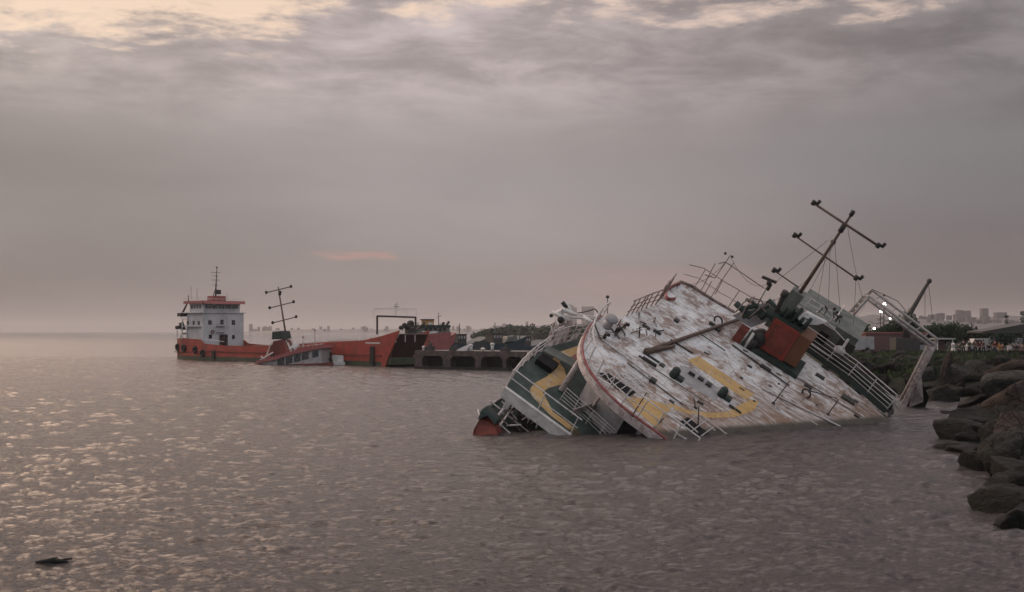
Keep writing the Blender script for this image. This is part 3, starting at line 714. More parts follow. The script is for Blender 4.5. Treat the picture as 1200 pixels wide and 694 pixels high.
# white davit post at the far rail and the loose rail end
mb = MB(); a = D(968, 438, 76.5); b = D(994, 398, 74.8); mb.tube(a, b, .09, n=8); dv = part(mb, 'davit_post', M['rail'])
mb = MB(); mb.ball(D(984, 411, 75.4), .36, (1.1, .8, .9)); part(mb, 'liferaft_float', M['white'], dv)
mb = MB(); mb.path([D(957, 365, 74), D(990, 399, 75)], .045); mb.path([D(933, 391, 73), D(990, 430, 76), D(1052, 471, 80)], .06, n=6); mb.path([D(1028, 463, 79), D(1044, 466, 79.5), D(1053, 479, 80)], .07); part(mb, 'long_handrail', M['rail'])
mb = MB()
for a, b, r in [((1020, 480), (1040, 492), .2), ((1028, 476), (1046, 484), .12), ((1038, 492), (1046, 480), .12), ((1018, 490), (1030, 484), .15), ((1024, 470), (1044, 476), .25), ((1014, 482), (1030, 495), .18)]: mb.tube(D(*a, 77), D(*b, 77.5), r, n=6)
split(mb, 'twisted_frame', M['dark'], wreck)

# ================================================================== OTHER VESSELS
class Frame:
    """a vertical plane through two ground points; local x along it, y away from the viewer's side, z up"""
    def __init__(s, pxa, Ya, pxb, Yb, z0=0):
        s.A = V3(((pxa-600)/F*Ya, Ya, z0)); s.B = V3(((pxb-600)/F*Yb, Yb, z0))
        d = s.B-s.A; s.len = d.length; s.rz = math.atan2(d.y, d.x); s.d = d.normalized(); s.n = V3((-s.d.y, s.d.x, 0))
    def L(s, px, py, off=0.0):                 # on the plane y = off
        r = ray(px, py); o = V3((0, 0, CAMH)); p0 = s.A+s.n*off
        t_ = (p0-o).dot(s.n)/r.dot(s.n); p = o+r*t_-s.A
        return V3((p.dot(s.d), off, p.z))
    def C(s, px, py, sx):                      # on the cross plane x = sx
        r = ray(px, py); o = V3((0, 0, CAMH)); p0 = s.A+s.d*sx
        t_ = (p0-o).dot(s.d)/r.dot(s.d); p = o+r*t_-s.A
        return V3((sx, p.dot(s.n), p.z))
    def root(s, name, *a, **k): e = empty(name, s.A, s.rz); tag(e, *a, **k); return e

M['orange'] = weathered('orange_red_hull', (.30, .040, .028), (.20, .033, .024), rust=.4, rustc=(.16, .06, .035), scale=.45, streak=(1, 1, .2), dirt_amt=.55)
M['ramp'] = weathered('dark_ramp', (.045, .02, .018), rust=.3, scale=.5)
M['orangedk'] = weathered('red_bow_paint', (.17, .03, .022), (.09, .02, .016), rust=.25, scale=.4)
M['boot'] = weathered('weedy_boot_top', (.05, .06, .035), (.03, .035, .022), rust=.25, scale=.5)
M['house'] = weathered('white_superstructure', (.46, .45, .46), (.33, .32, .33), rust=.2, scale=.3, streak=(1, 1, .3), dirt_amt=.15)
M['roofpink'] = weathered('pink_red_roof', (.28, .09, .085), (.22, .07, .07), dirt_amt=.2, scale=.5)
M['glass'] = weathered('dark_window_glass', (.015, .017, .02), dirt_amt=0, rough=.15, bump=0, spec=.5)
M['rubber'] = weathered('black_rubber', (.018, .018, .018), dirt_amt=0, rough=.8)
M['concrete'] = weathered('stained_concrete', (.085, .062, .058), (.035, .028, .026), rust=.35, scale=.9, dirt_amt=.6)
M['navy'] = weathered('dark_blue_hull', (.012, .032, .045), dirt_amt=.2, scale=.4)
M['timber'] = weathered('weathered_timber', (.07, .05, .04), dirt_amt=.3)
M['ochre'] = weathered('ochre_paint', (.40, .22, .09), dirt_amt=.1)

# --- the red landing craft -----------------------------------------
fr = Frame(203, 238, 447, 188); NB = 9.6
rc = fr.root('cargo_ship', 'orange red landing craft with white bridge block at its stern and a bow ramp', 'ship')
L, C = fr.L, fr.C
def sx(px, off=0): return L(px, 400, off).x
bw = fr.len
prof = [(203, 397), (210, 396), (234, 398), (240, 403), (262, 405), (320, 406), (380, 401), (425, 399), (447, 394)]
top = [L(*p) for p in prof]
bot = []
mb = MB()
n = len(top)
def hull_ring(p):                               # outline across the beam at a station, flared ends
    s_ = p.x; e0 = max(0, 1-s_/7.0); ny = e0**2*.9
    return ny
for i in range(n-1):
    a, b = top[i], top[i+1]; ya, yb = hull_ring(a), hull_ring(b)
    for (z0a, z0b, z1a, z1b, mi) in ((.75, .75, a.z, b.z, 0), (-1.0, -1.0, .75, .75, 1)):
        for side in (0, 1):
            A_ = (lambda x_, y_, z_: V3((x_, y_ if side == 0 else NB-y_, z_)))
            q = [A_(a.x, ya, z0a), A_(b.x, yb, z0b), A_(b.x, yb, z1b), A_(a.x, ya, z1a)]
            q2 = [p+V3((0, .15 if side == 0 else -.15, 0)) for p in q]
            mb.add(q+q2, [(0,1,2,3), (7,6,5,4), (3,2,6,7), (0,4,5,1), (0,3,7,4), (1,5,6,2)], mi)
# stern plate, deck, bow sides
a = top[0]; y0 = hull_ring(a)
mb.box(a.x-.1, a.x+.05, y0, NB-y0, -1, a.z, 0)
mb.box(a.x, bw, .16, NB-.16, 1.35, 1.5, 1)
hl = mb.build('hull', [M['orange'], M['boot']], rc)
# raked bow cheek and ramp face
mb = MB()
zt = top[-1].z
for yy in (0.0, 5.95):
    mb.prism([V3((bw, yy, -.8)), V3((bw, yy, zt)), V3((bw+4.6, yy, zt+.9)), V3((bw+1.6, yy, 1.2)), V3((bw+.5, yy, -.8))], (0, .16, 0), 0)
split(mb, 'bow_cheek', M['orange'], rc)
mb = MB(); mb.par((bw+.5, .3, -.6), (0, 5.6, 0), (3.9, 0, zt+.9), (-.25, 0, .1)); mb.build('bow_ramp', M['ramp'], rc)
mb = MB(); mb.box(bw-1, bw+2.2, .2, 5.9, .3, 1.4); mb.build('bow_deck', M['boot'], rc)
# belting and dark vertical fender posts
mb = MB(); p, q = L(262, 412), L(440, 412); mb.box(8, bw, -.12, 0, 1.55, 1.8); mb.build('belting', M['orangedk'], rc)
for px in (251, 320, 437):
    p = L(px, 416); mb = MB(); mb.box(p.x-.5, p.x+.5, -.28, -.01, .2, 3.1 if px > 300 else 1.9); mb.build('fender_post', M['rubber'], rc)
mb = MB(); mb.box(sx(262), sx(430), .2, .4, 2.1, 2.6); 
for k in range(24):
    x_ = sx(384)+(bw-sx(384))*k/24; h_ = 3.6 if x_ < sx(430) else 3.9
    mb.tube((x_, .1, h_-.4), (x_, .1, h_+.55), .05, n=5)
mb.build('bulwark_stays', M['orangedk'], rc)
mb = MB(); zz = lambda x_: 3.75+(x_-sx(384))*.035
mb.tube((sx(384), .1, zz(sx(384))+.3), (bw, .1, zz(bw)+.55), .05, n=5); mb.tube((sx(236), .1, 4.0), (sx(262), .1, 3.6), .05, n=5)
for k in range(9): x_ = sx(400)+k*2.4; mb.tube((x_, .1, zz(x_)-.6), (x_, .1, zz(x_)+.45), .05, n=5)
mb.build('railing', M['rail'], rc)
# worn unreadable name board on the bow: a faded white strip
mb = MB(); p = L(440, 402.3); mb.box(p.x-2.6, p.x+1.2, -.03, -.005, p.z-.12, p.z+.16); mb.build('faded_name_strip', M['pinkwhite'], rc)
# tyres
for (px, py) in [(204.5, 407), (215, 408), (229, 410), (238, 414)]:
    p = L(px, py); mb = MB(); mb.torus((p.x, hull_ring(p)-.12, p.z), .55, .24, (0, 1, 0)); mb.ball((p.x, hull_ring(p)-.0, p.z), .4, (1, .3, 1)); mb.build('tyre_fender', M['rubber'], rc)
# superstructure: front face at x = sF
sF = sx(237.5, .5)
yN, yFr = C(237.5, 390, sF).y, C(285.5, 390, sF).y
zTop = C(260, 367, sF).z; zDk = 2.0
sB = sx(213, .5)
mb = MB(); mb.box(sB+2.2, sF, yN, yFr, 1.5, zTop); hs = mb.build('superstructure', M['house'], rc)
mb = MB()
for z_ in (C(260, 389, sF).z+1.0,): mb.box(sB-1.2, sF-.5, yN-.5, yFr+.2, z_, z_+.14)
mb.box(sB+1.0, sF+.25, yN-.6, yFr+.5, zTop, zTop+.15)
mb.build('deck_overhang', M['house'], hs)
for (px, py, w_, h_) in [(246, 378, .75, .85), (260, 377.5, .7, .95), (273.5, 378, .75, .95), (246.5, 394.5, .7, .8), (273.5, 395, .6, .8)]:
    p = C(px, py, sF); mb = MB(); mb.box(sF-.05, sF+.03, p.y-w_/2, p.y+w_/2, p.z-h_/2, p.z+h_/2); mb.build('window', M['glass'], hs)
p = C(262, 398, sF); mb = MB(); mb.box(sF-.05, sF+.04, p.y-.9, p.y+.9, 1.5, p.z+1.0); mb.build('door', M['glass'], hs)
mb = MB(); p = C(258, 383, sF); mb.box(sF, sF+.25, p.y-.9, p.y+.9, p.z-.04, p.z+.08); p = C(258, 390, sF); mb.box(sF, sF+.2, p.y-.8, p.y+.8, p.z-.04, p.z+.06); mb.build('ledge', M['dark'], hs)
p = C(249, 389, sF); mb = MB(); mb.torus((sF+.1, p.y, p.z), .3, .1, (1, 0, 0)); mb.build('lifebuoy', M['hullred'], hs)
for k, px in enumerate((220, 227, 233)):
    p = L(px, 378, .5); mb = MB(); mb.box(p.x-.4, p.x+.4, yN-.03, yN+.05, p.z-.5, p.z+.3); mb.build('window', M['glass'], hs)
# bridge
bz0, bz1 = zTop+.15, C(260, 357, sF).z
mb = MB(); mb.box(sB+2.5, sF-.4, yN+.4, yFr-.6, bz0, bz1+.2); br = mb.build('bridge', M['house'], rc)
yc = (yN+yFr)/2
for k in range(5):
    y_ = yN+.75+k*(yFr-yN-1.6)/5; mb = MB(); mb.box(sF-.41, sF-.34, y_, y_+(yFr-yN-1.6)/5-.22, bz0+.75, bz1-.05); mb.build('window', M['glass'], br)
for k in range(4):
    x_ = sB+3+k*(sF-sB-4)/4; mb = MB(); mb.box(x_, x_+(sF-sB-4)/4-.4, yN+.34, yN+.41, bz0+.75, bz1-.05); mb.build('window', M['glass'], br)
mb = MB(); mb.box(sB+1.2, sF+.4, yN-.3, yFr+.1, bz1+.2, bz1+.7); mb.prism([V3((sF+.4, yN-.2, bz1+.2)), V3((sF+.4, yN-.2, bz1+.65)), V3((sF+.9, yN, bz1+.1))], (0, yFr-yN, 0)); rf = mb.build('roof', M['roofpink'], br)
mb = MB(); mb.box(sF-3.4, sF-1.2, yc-1.6, yc+1.2, bz1+.7, bz1+1.7); mb.build('top_locker', M['roofpink'], rf)
mb = MB()
for k in range(7): mb.tube((sB+1.5, yN+k*(yFr-yN)/6, bz1+.7), (sB+1.5, yN+k*(yFr-yN)/6, bz1+1.5), .04, n=4)
mb.tube((sB+1.5, yN, bz1+1.5), (sB+1.5, yFr, bz1+1.5), .04, n=4); mb.tube((sF-.2, yN, bz1+1.1), (sF-.2, yFr, bz1+1.1), .04, n=4)
for k in range(7): mb.tube((sF-.2, yN+k*(yFr-yN)/6, bz1+.7), (sF-.2, yN+k*(yFr-yN)/6, bz1+1.1), .04, n=4)
mb.build('railing', M['rail'], rf)
mp = C(252.5, 345, sF-2.3); zt_ = C(252.5, 314, sF-2.3).z
mb = MB(); mb.tube((sF-2.3, mp.y, bz1+1.6), (sF-2.3, mp.y+.3, zt_), .16, .06, n=7)
for z_, l_ in ((zt_-.9, 1.0), (zt_-1.6, .7), (zt_-2.4, .9), (zt_-3.4, .6)): mb.tube((sF-2.3, mp.y-l_, z_), (sF-2.3, mp.y+l_, z_), .05, n=5)
mb.par((sF-2.4, mp.y+.2, zt_-5.2), (.3, 0, 0), (0, .9, 0), (0, 0, .9)); mb.ball((sF-2.3, mp.y+.3, zt_+.1), .18); mb.tube((sF-2.3, mp.y-.6, bz1+1.6), (sF-2.3, mp.y, zt_-4.2), .09, n=6)
mb.build('mast', M['dark'], rc)
mb = MB()
for px, hh in ((224, 335), (231, 338), (266, 343)): p = C(px, 352, sB+3); q = C(px, hh, sB+3); mb.tube(p, q, .035, n=4)
split(mb, 'whip_aerial', M['dark'], rc)
# stern platforms, frames, crane
mb = MB(); sC = sB+1
p = L(207, 386, 2); 
mb.box(.5, sB+3, 1.2, NB-1.0, C(215, 386, sC).z-.1, C(215, 386, sC).z+.05); mb.box(2.2, sB+3, 1.0, NB-1.4, C(220, 374, sC).z-.1, C(220, 374, sC).z+.05)
mb.build('stern_platform', M['house'], rc)
mb = MB()
for px in (207, 213, 219, 226, 232):
    a, b = C(px, 397, sC), C(px+1, 374 if px > 212 else 386, sC); mb.tube(a, b, .13, n=5)
for z0_, z1_ in ((386, 382), (374, 370)):
    for px in range(207 if z0_ > 380 else 213, 236, 3): mb.tube(C(px, z0_, sC-.5), C(px, z1_, sC-.5), .04, n=4)
    mb.tube(C(207 if z0_ > 380 else 213, z1_, sC-.5), C(236, z1_, sC-.5), .05, n=4)
for px in (214, 227): mb.path([C(px-3, 397, 2.5), C(px-1, 391, 2.5), C(px+8, 391, 2.5), C(px+9, 397, 2.5)], .16, n=5)
mb.build('stern_frames', M['white'], rc)
mb = MB()
mb.tube(C(212, 371, 3), C(221, 352, 3), .22, .15, n=7); mb.tube(C(221, 352, 3), C(221, 346, 3), .08, n=5); mb.box(3, 4.2, C(212, 366, 3).y-.8, C(218, 366, 3).y+.4, C(212, 371, 3).z, C(212, 367, 3).z)
mb.tube(C(206, 384, 3), C(214, 383, 3), .35, n=7); mb.tube(C(212, 378, 3), C(215, 386, 3), .5, n=7); mb.tube(C(225, 369, 3), C(227, 354, 3), .12, n=6); mb.ball(C(231, 371, 2), .35)
mb.build('stern_crane', M['dark'], rc)
# bow gantry
gx = bw+1.0
mb = MB(); a0, a1 = C(442, 392, gx), C(442, 370.5, gx); b0_, b1_ = C(487, 392, gx), C(487, 372, gx)
mb.path([a0, a1, b1_, b0_], .16, n=6)
mb.build('bow_gantry', M['dark'], rc)
mb = MB(); mb.path([C(438, 372, gx), C(438, 362, gx), C(488, 362, gx), C(488, 372, gx)], .05, n=4); mb.tube(C(464, 371, gx), C(464, 354.5, gx), .08, n=5); mb.tube(C(461, 359, gx), C(467, 359, gx), .14, n=5); mb.ball(C(464, 356, gx), .2)
mb.path([C(476, 371, gx), C(476, 362, gx)], .05, n=4)
mb.build('gantry_rail', M['rail'], rc)
mb = MB()
for px, py in ((470, 384), (474, 381), (478, 383), (484, 386), (481, 379)): mb.ball(C(px, py, gx-.5), random.uniform(.4, .65), (1, 1, .8), 7, 5)
mb.box(gx-.6, gx, C(478, 390, gx).y, C(487, 390, gx).y, C(478, 396, gx).z, C(478, 386, gx).z); mb.tube(C(481, 394, gx), C(494, 381, gx), .15)
mb.build('bow_winch', M['dark'], rc)
mb = MB()
for k in range(4):
    x_ = 26+k*9; mb.box(x_, x_+3.5, 1.5, NB-1.5, 1.5, 2.6+random.random()*.6)
split(mb, 'hatch_cover', M['orangedk'], rc)

# --- half sunk small boat -----------------------------------------
f2 = Frame(300, 198, 384, 193)
sb = f2.root('sunken_boat', 'small pink and white boat half sunk beside the red ship, its mast tilted', 'boat')
L = f2.L
mb = MB(); mb.prism([L(298, 426), L(300, 432), L(378, 432), L(376, 408), L(366, 409), L(340, 416), L(318, 422)], (0, 3.2, 0)); cb = mb.build('cabin', M['greywall'], sb)
mb = MB(); mb.prism([L(300, 423, -.4), L(301, 426, -.4), L(322, 422, -.4), L(345, 415, -.4), L(378, 408, -.4), L(377, 404.5, -.4), L(345, 410.5, -.4), L(320, 418, -.4)], (0, 4.0, 0)); mb.build('roof', M['roofpink'], cb)
for (x0, x1, y0, y1) in [(325, 333, 420, 428), (335, 342.5, 418, 426), (344.5, 352, 415.5, 424), (353.5, 361.5, 413.5, 421.5), (366, 373, 411, 418.5)]:
    mb = MB(); mb.prism([L(x0, y0+1, -.05), L(x1, y0-.8, -.05), L(x1, y1-.8, -.05), L(x0, y1+1, -.05)], (0, .08, 0)); mb.build('window', M['glass'], cb)
mb = MB(); mb.prism([L(299, 426, -.3), L(299, 433, -.3), L(384, 433, -.3), L(379, 425.5, -.3), L(350, 426.5, -.3), L(318, 428, -.3)], (0, 5, 0)); mb.build('hull', M['orangedk'], sb)
mb = MB(); mb.prism([L(317, 412, 1), L(320, 400, 1), L(330, 398, 1), L(336, 413, 1), L(326, 419, 1)], (0, 2.6, 0)); fn2 = mb.build('funnel', M['orangedk'], sb)
mb = MB(); mb.prism([L(318.5, 398, .9), L(319, 389, .9), L(329, 388, .9), L(331, 397, .9)], (0, 2.8, 0)); mb.build('funnel_cap', M['darkgreen'], fn2)
mb = MB(); mb.tube(L(339, 417, 2.5), L(326, 336.5, 2.5), .2, .11, n=7); ms = mb.build('mast', M['rustpipe'], sb)
mb = MB(); mb.prism([L(331, 398, 2.2), L(334, 396, 2.2), L(342, 416, 2.2), L(337, 417, 2.2)], (0, .5, 0)); mb.build('mast_foot', M['white'], ms)
for (a, b) in [((312, 343), (341, 336)), ((316, 361), (344, 354)), ((319.5, 378.5), (347, 371.5))]:
    mb = MB(); mb.tube(L(*a, 2.5), L(*b, 2.5), .09, n=5); cr = mb.build('crosstree', M['dark'], ms)
    for e_ in (a, b): mb = MB(); mb.ball(L(e_[0], e_[1]-.3, 2.5), .24, (1, 1, 1.2)); mb.build('lamp', M['lamp'], cr)
mb = MB(); mb.tube(L(327.5, 346, 2.3), L(328.5, 341, 2.3), .25); mb.build('mast_lantern', M['lamp'], ms)
mb = MB()
for px in range(346, 380, 5): mb.tube(L(px, 409-(px-345)*.12, 1), L(px, 403-(px-345)*.12, 1), .06, n=4)
mb.tube(L(344, 404, 1), L(380, 399.5, 1), .06, n=4); mb.tube(L(344, 407, 1), L(380, 403, 1), .05, n=4)
mb.tube(L(369, 405, 1), L(369, 388, 1), .08); mb.ball(L(369, 387, 1), .2); mb.tube(L(355, 407, 1), L(355, 396, 1), .07); mb.ball(L(355, 395, 1), .25)
mb.tube(L(312, 418, 1), L(318, 402, 1), .12); mb.tube(L(344, 409, 1), L(341, 396, 1), .1)
mb.build('railing', M['pinkwhite'], sb)
mb = MB()
for (a, b, r) in [((302, 424), (320, 413), .12), ((306, 418), (313, 424), .2), ((340, 410), (347, 402), .3), ((344, 409), (350, 404), .35)]: mb.tube(L(*a, -.2), L(*b, .4), r)
split(mb, 'wreckage', M['white'], sb)
# small pontoon to the right of it
f3 = Frame(381, 196, 404, 195)
pt = f3.root('mooring_pontoon', 'low grey white pontoon floating against the red hull', 'pontoon')
mb = MB(); mb.box(0, f3.len, 0, 3, -.4, .5); mb.box(f3.len*.3, f3.len, .4, 2.4, .5, 1.6); mb.build('float', M['white'], pt)
mb = MB(); mb.tube((f3.len*.3, -.1, .3), (f3.len*.3, -.1, 2.1), .15); mb.torus((.8, -.2, .5), .5, .2); mb.build('tyre_fender', M['rubber'], pt)

# --- barge quay with dark openings -----------------------------------
f4 = Frame(486, 177, 616, 166)
qy = f4.root('pier', 'long brown concrete pier with black openings along its side', 'pier')
L = f4.L; ln = f4.len; ztop = L(500, 411).z
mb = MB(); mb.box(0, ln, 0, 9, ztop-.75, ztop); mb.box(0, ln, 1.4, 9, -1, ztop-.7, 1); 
dkq = mb.build('deck', [M['concrete'], M['black']], qy)
edges = [(486, 495), (519, 528), (557, 564), (589, 593), (612, 616)]
for a, b in edges:
    x0, x1 = L(a, 420).x, L(b, 420).x
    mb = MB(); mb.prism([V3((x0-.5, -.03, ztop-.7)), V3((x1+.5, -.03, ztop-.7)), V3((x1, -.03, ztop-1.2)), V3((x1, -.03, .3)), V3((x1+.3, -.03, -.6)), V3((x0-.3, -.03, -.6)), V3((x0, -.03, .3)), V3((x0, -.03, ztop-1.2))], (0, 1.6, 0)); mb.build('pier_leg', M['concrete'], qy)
mb = MB(); mb.box(0, ln, -.1, .5, -.5, .35); mb.build('waterline_beam', M['rubber'], qy)
for px, h_, kind in [(497, .5, 0), (503, .9, 1), (532, .6, 1), (549, 1.1, 2), (552, .8, 0), (577, 1.0, 0), (592, .7, 1), (566, .3, 0)]:
    p = L(px, 410, 1.0); mb = MB()
    if kind == 0: mb.tube((p.x, 1, ztop), (p.x, 1, ztop+h_), .22, n=8); mb.ball((p.x, 1, ztop+h_), .34, (1, 1, .6)); nm, mt_, lb = 'mooring_bollard', 'white', 'white mushroom bollard on the pier'
    elif kind == 1: mb.box(p.x-.6, p.x+.6, .6, 1.6, ztop+.003, ztop+h_*.7); mb.tube((p.x, 1, ztop+h_*.7), (p.x+.3, 1.2, ztop+h_*1.3), .25); nm, mt_, lb = 'mooring_winch', 'dark', 'dark mooring winch on the pier'
    else: mb.prism([V3((p.x-2.4, .8, ztop+.003)), V3((p.x, .8, ztop+.9)), V3((p.x+.3, .8, ztop+.6)), V3((p.x-.2, .8, ztop+.003))], (0, .5, 0)); nm, mt_, lb = 'gangway', 'white', 'short white sloping gangway on the pier'
    o = mb.build(nm, M[mt_], None); o.matrix_world = Matrix.Translation(f4.A) @ Matrix.Rotation(f4.rz, 4, 'Z')
    tag(o, lb, nm.split('_')[-1], 'fittings on the concrete pier' if kind < 2 else None)

# --- second red boat behind ------------------------------------------
f5 = Frame(480, 215, 546, 226)
rb = f5.root('tug_boat', 'red workboat with a white banded orange funnel moored behind the pier', 'boat')
L = f5.L
mb = MB(); mb.prism([L(480, 425), L(478, 396), L(500, 398), L(524, 396), L(535, 390), L(532, 402), L(524, 412), L(522, 425)], (0, 6, 0)); mb.build('hull', M['roofpink'], rb)
mb = MB(); mb.prism([L(497, 400, .2), L(497, 392, .2), L(529, 389, .2), L(526, 400, .2)], (0, 5, 0)); mb.build('bulwark', M['roofpink'], rb)
mb = MB(); mb.prism([L(492, 393, .8), L(492, 383, .8), L(527, 383, .8), L(527, 392, .8)], (0, 4, 0)); cbn = mb.build('deckhouse', M['greygreen'], rb)
mb = MB(); mb.prism([L(490, 385, .6), L(490, 381, .6), L(528, 381, .6), L(528, 384, .6)], (0, 4.4, 0)); mb.build('roof', M['darkgreen'], cbn)
mb = MB(); mb.prism([L(495, 392, .7), L(495, 388, .7), L(513, 388, .7), L(513, 392, .7)], (0, .15, 0)); mb.build('white_band', M['white'], cbn)
for k in range(5): mb = MB(); x_ = 498+k*5.5; mb.prism([L(x_, 388, .72), L(x_, 384.5, .72), L(x_+3, 384.5, .72), L(x_+3, 388, .72)], (0, .15, 0)); mb.build('window', M['glass'], cbn)
mb = MB(); mb.prism([L(500.5, 382, 2), L(500.5, 375, 2), L(508.5, 375, 2), L(508.5, 382, 2)], (0, 1.5, 0)); fnn = mb.build('funnel', M['ochre'], rb)
mb = MB(); mb.prism([L(502, 380.5, 1.95), L(502, 378, 1.95), L(507.5, 378, 1.95), L(507.5, 380.5, 1.95)], (0, 1.6, 0)); mb.build('funnel_band', M['white'], fnn)
mb = MB(); mb.prism([L(500, 375.2, 1.9), L(500, 374, 1.9), L(509, 374, 1.9), L(509, 375.2, 1.9)], (0, 1.7, 0)); mb.build('funnel_cap', M['lamp'], fnn)
mb = MB(); mb.tube(L(514, 383, 2), L(514, 366, 2), .09, .05); mb.tube(L(512, 372, 2), L(517, 370, 2), .05); mb.tube(L(523, 382, 2), L(526, 377, 2), .25); mb.tube(L(519, 381, 2), L(520, 378, 2), .3); mb.tube(L(496, 381, 2), L(497, 378, 2), .3); mb.build('mast', M['dark'], rb)
mb = MB()
for k in range(22):
    px, py = random.uniform(478, 500), random.uniform(392, 412)
    if px-478 < (py-392)*.2: continue
    mb.tube(L(px, py, -.4), L(px+random.uniform(-5, 5), py+random.uniform(-5, 5), -.2), random.uniform(.1, .4))
mb.build('bow_gear', M['dark'], rb)

# --- dark blue boats behind the pier ---------------------------------
def blue_boat(pxa, pxb, Y, h0, label, gantry):
    f_ = Frame(pxa, Y, pxb, Y+4); r = f_.root('fishing_boat', label, 'boat', 'dark blue boats moored behind the pier'); l_ = f_.len; hz_ = h0
    mb = MB(); mb.prism([V3((0, 0, -.6)), V3((-1, 0, hz_)), V3((l_*.4, 0, hz_*.8)), V3((l_*.8, 0, hz_)), V3((l_+1.2, 0, hz_*1.35)), V3((l_-1, 0, -.6))], (0, 5, 0)); mb.build('hull', M['navy'], r)
    mb = MB(); mb.box(l_*.15, l_*.45, .8, 4, hz_*.7, hz_+1.6); mb.box(l_*.13, l_*.47, .6, 4.2, hz_+1.6, hz_+1.75); c_ = mb.build('cabin', M['dark'], r)
    for k in range(3): mb = MB(); x_ = l_*(.18+.09*k); mb.box(x_, x_+l_*.05, .76, .82, hz_+.7, hz_+1.3); mb.build('window', M['greywall'], c_)
    mb = MB(); mb.tube((l_*.3, 2, hz_+1.7), (l_*.3, 2, hz_+4), .1)
    if gantry: mb.path([(l_*.6, .5, hz_), (l_*.6, .5, hz_+3.1), (l_*.95, .5, hz_+3.1), (l_*.95, .5, hz_)], .14); mb.prism([V3((l_*.5, .3, hz_)), V3((l_*.6, .3, hz_+1)), V3((l_*.85, .3, hz_+1.2)), V3((l_*.9, .3, hz_))], (0, 3, 0))
    mb.build('gantry', M['dark'] if not gantry else M['greygreen'], r)
blue_boat(533, 568, 262, 3.2, 'dark blue boat moored next to the red workboat', False)
blue_boat(574, 612, 250, 3.4, 'dark blue boat with a pale gantry moored nearest the white wreck', True)
blue_boat(612, 640, 275, 2.6, 'low dark blue boat partly hidden by the bow rails of the wreck', False)

# ================================================================== LAND
coast = [(13.4, 20), (13.7, 30), (14.8, 37), (16.0, 43), (18.2, 49), (20.6, 56), (22.0, 61), (25, 68), (29, 76), (34, 84), (38.5, 92), (39, 98), (36, 101), (30, 103), (25, 105), (24, 120), (32, 160), (48, 230), (80, 330), (190, 640), (420, 700)]
cp = np.array(coast)
def cdist(X, Y):
    """distance to the shoreline, positive inland"""
    P = np.stack([X, Y], -1)[..., None, :]; a = cp[:-1]; b = cp[1:]
    ab_ = b-a; t_ = np.clip(((P-a)*ab_).sum(-1)/(ab_**2).sum(-1), 0, 1)
    d = np.sqrt((((a+ab_*t_[..., None])-P)**2).sum(-1)).min(-1)
    poly = np.vstack([cp, [[1500, 700], [1500, -100], [13.4, -100]]])
    ins_ = np.zeros(X.shape, bool); j = len(poly)-1
    for i in range(len(poly)):
        xi, yi = poly[i]; xj, yj = poly[j]
        c_ = ((yi > Y) != (yj > Y)) & (X < (xj-xi)*(Y-yi)/(yj-yi+1e-9)+xi); ins_ ^= c_; j = i
    return np.where(ins_, d, -d)
def land_z(X, Y):
    d = cdist(X, Y)
    top_ = 2.35+np.clip((Y-110)/60, 0, 1)*.35
    z_ = -1.4+1.9*(1-np.exp(-np.maximum(d, 0)/1.2))+np.clip((d-1)/9, 0, 1)*(top_-.5)
    return np.where(d < 0, -1.4+d*.5, z_), d
xs = np.concatenate([np.arange(8, 60, .5), np.arange(60, 140, 2), np.arange(140, 520, 10)]); ys = np.concatenate([np.arange(-60, 20, 8), np.arange(20, 130, .6), np.arange(130, 240, 2.5), np.arange(240, 701, 12)])
XX, YY = np.meshgrid(xs, ys); ZZ, DD = land_z(XX, YY)
rngn = np.random.RandomState(2)
ZZ = ZZ+np.where((DD > 0) & (DD < 40) & (YY < 170), .12*np.sin(XX*1.7+np.sin(YY))*np.cos(YY*1.3), 0)
nr, nc = XX.shape; idx = np.arange(nr*nc).reshape(nr, nc)
q = np.stack([idx[:-1, :-1], idx[:-1, 1:], idx[1:, 1:], idx[1:, :-1]], -1).reshape(-1, 4)
dd = DD.ravel(); q = q[(dd[q] > -4).any(1)]
me = bpy.data.meshes.new('ground'); me.from_pydata(np.stack([XX, YY, ZZ], -1).reshape(-1, 3).tolist(), [], q.tolist()); me.update()
def ground_mat():
    m = bpy.data.materials.new('dark_earth_and_grass'); m.use_nodes = True; t = NT(m.node_tree); b = t.n['Principled BSDF']; b.inputs['Roughness'].default_value = .95; b.inputs['Specular IOR Level'].default_value = .1
    co = t.node('ShaderNodeTexCoord').outputs['Object']; a_ = t.noise(co, .25, 5, .6); c_ = t.noise(co, 2.2, 6, .7)
    c = t.mix(t.ramp(a_, .4, .6), (.022, .02, .017), (.022, .03, .017)); c = t.mix(t.ramp(c_, .45, .7), c, (.04, .035, .03)); t.put(b.inputs['Base Color'], c)
    bn = t.node('ShaderNodeBump'); bn.inputs['Strength'].default_value = .8; bn.inputs['Distance'].default_value = .15; t.put(bn.inputs['Height'], c_); t.l.new(bn.outputs[0], b.inputs['Normal'])
    return m
me.materials.append(ground_mat())
gnd = bpy.data.objects.new('ground', me); COL.objects.link(gnd); gnd['kind'] = 'structure'
def gz(x_, y_): return float(land_z(np.array([[x_]]), np.array([[y_]]))[0][0, 0])

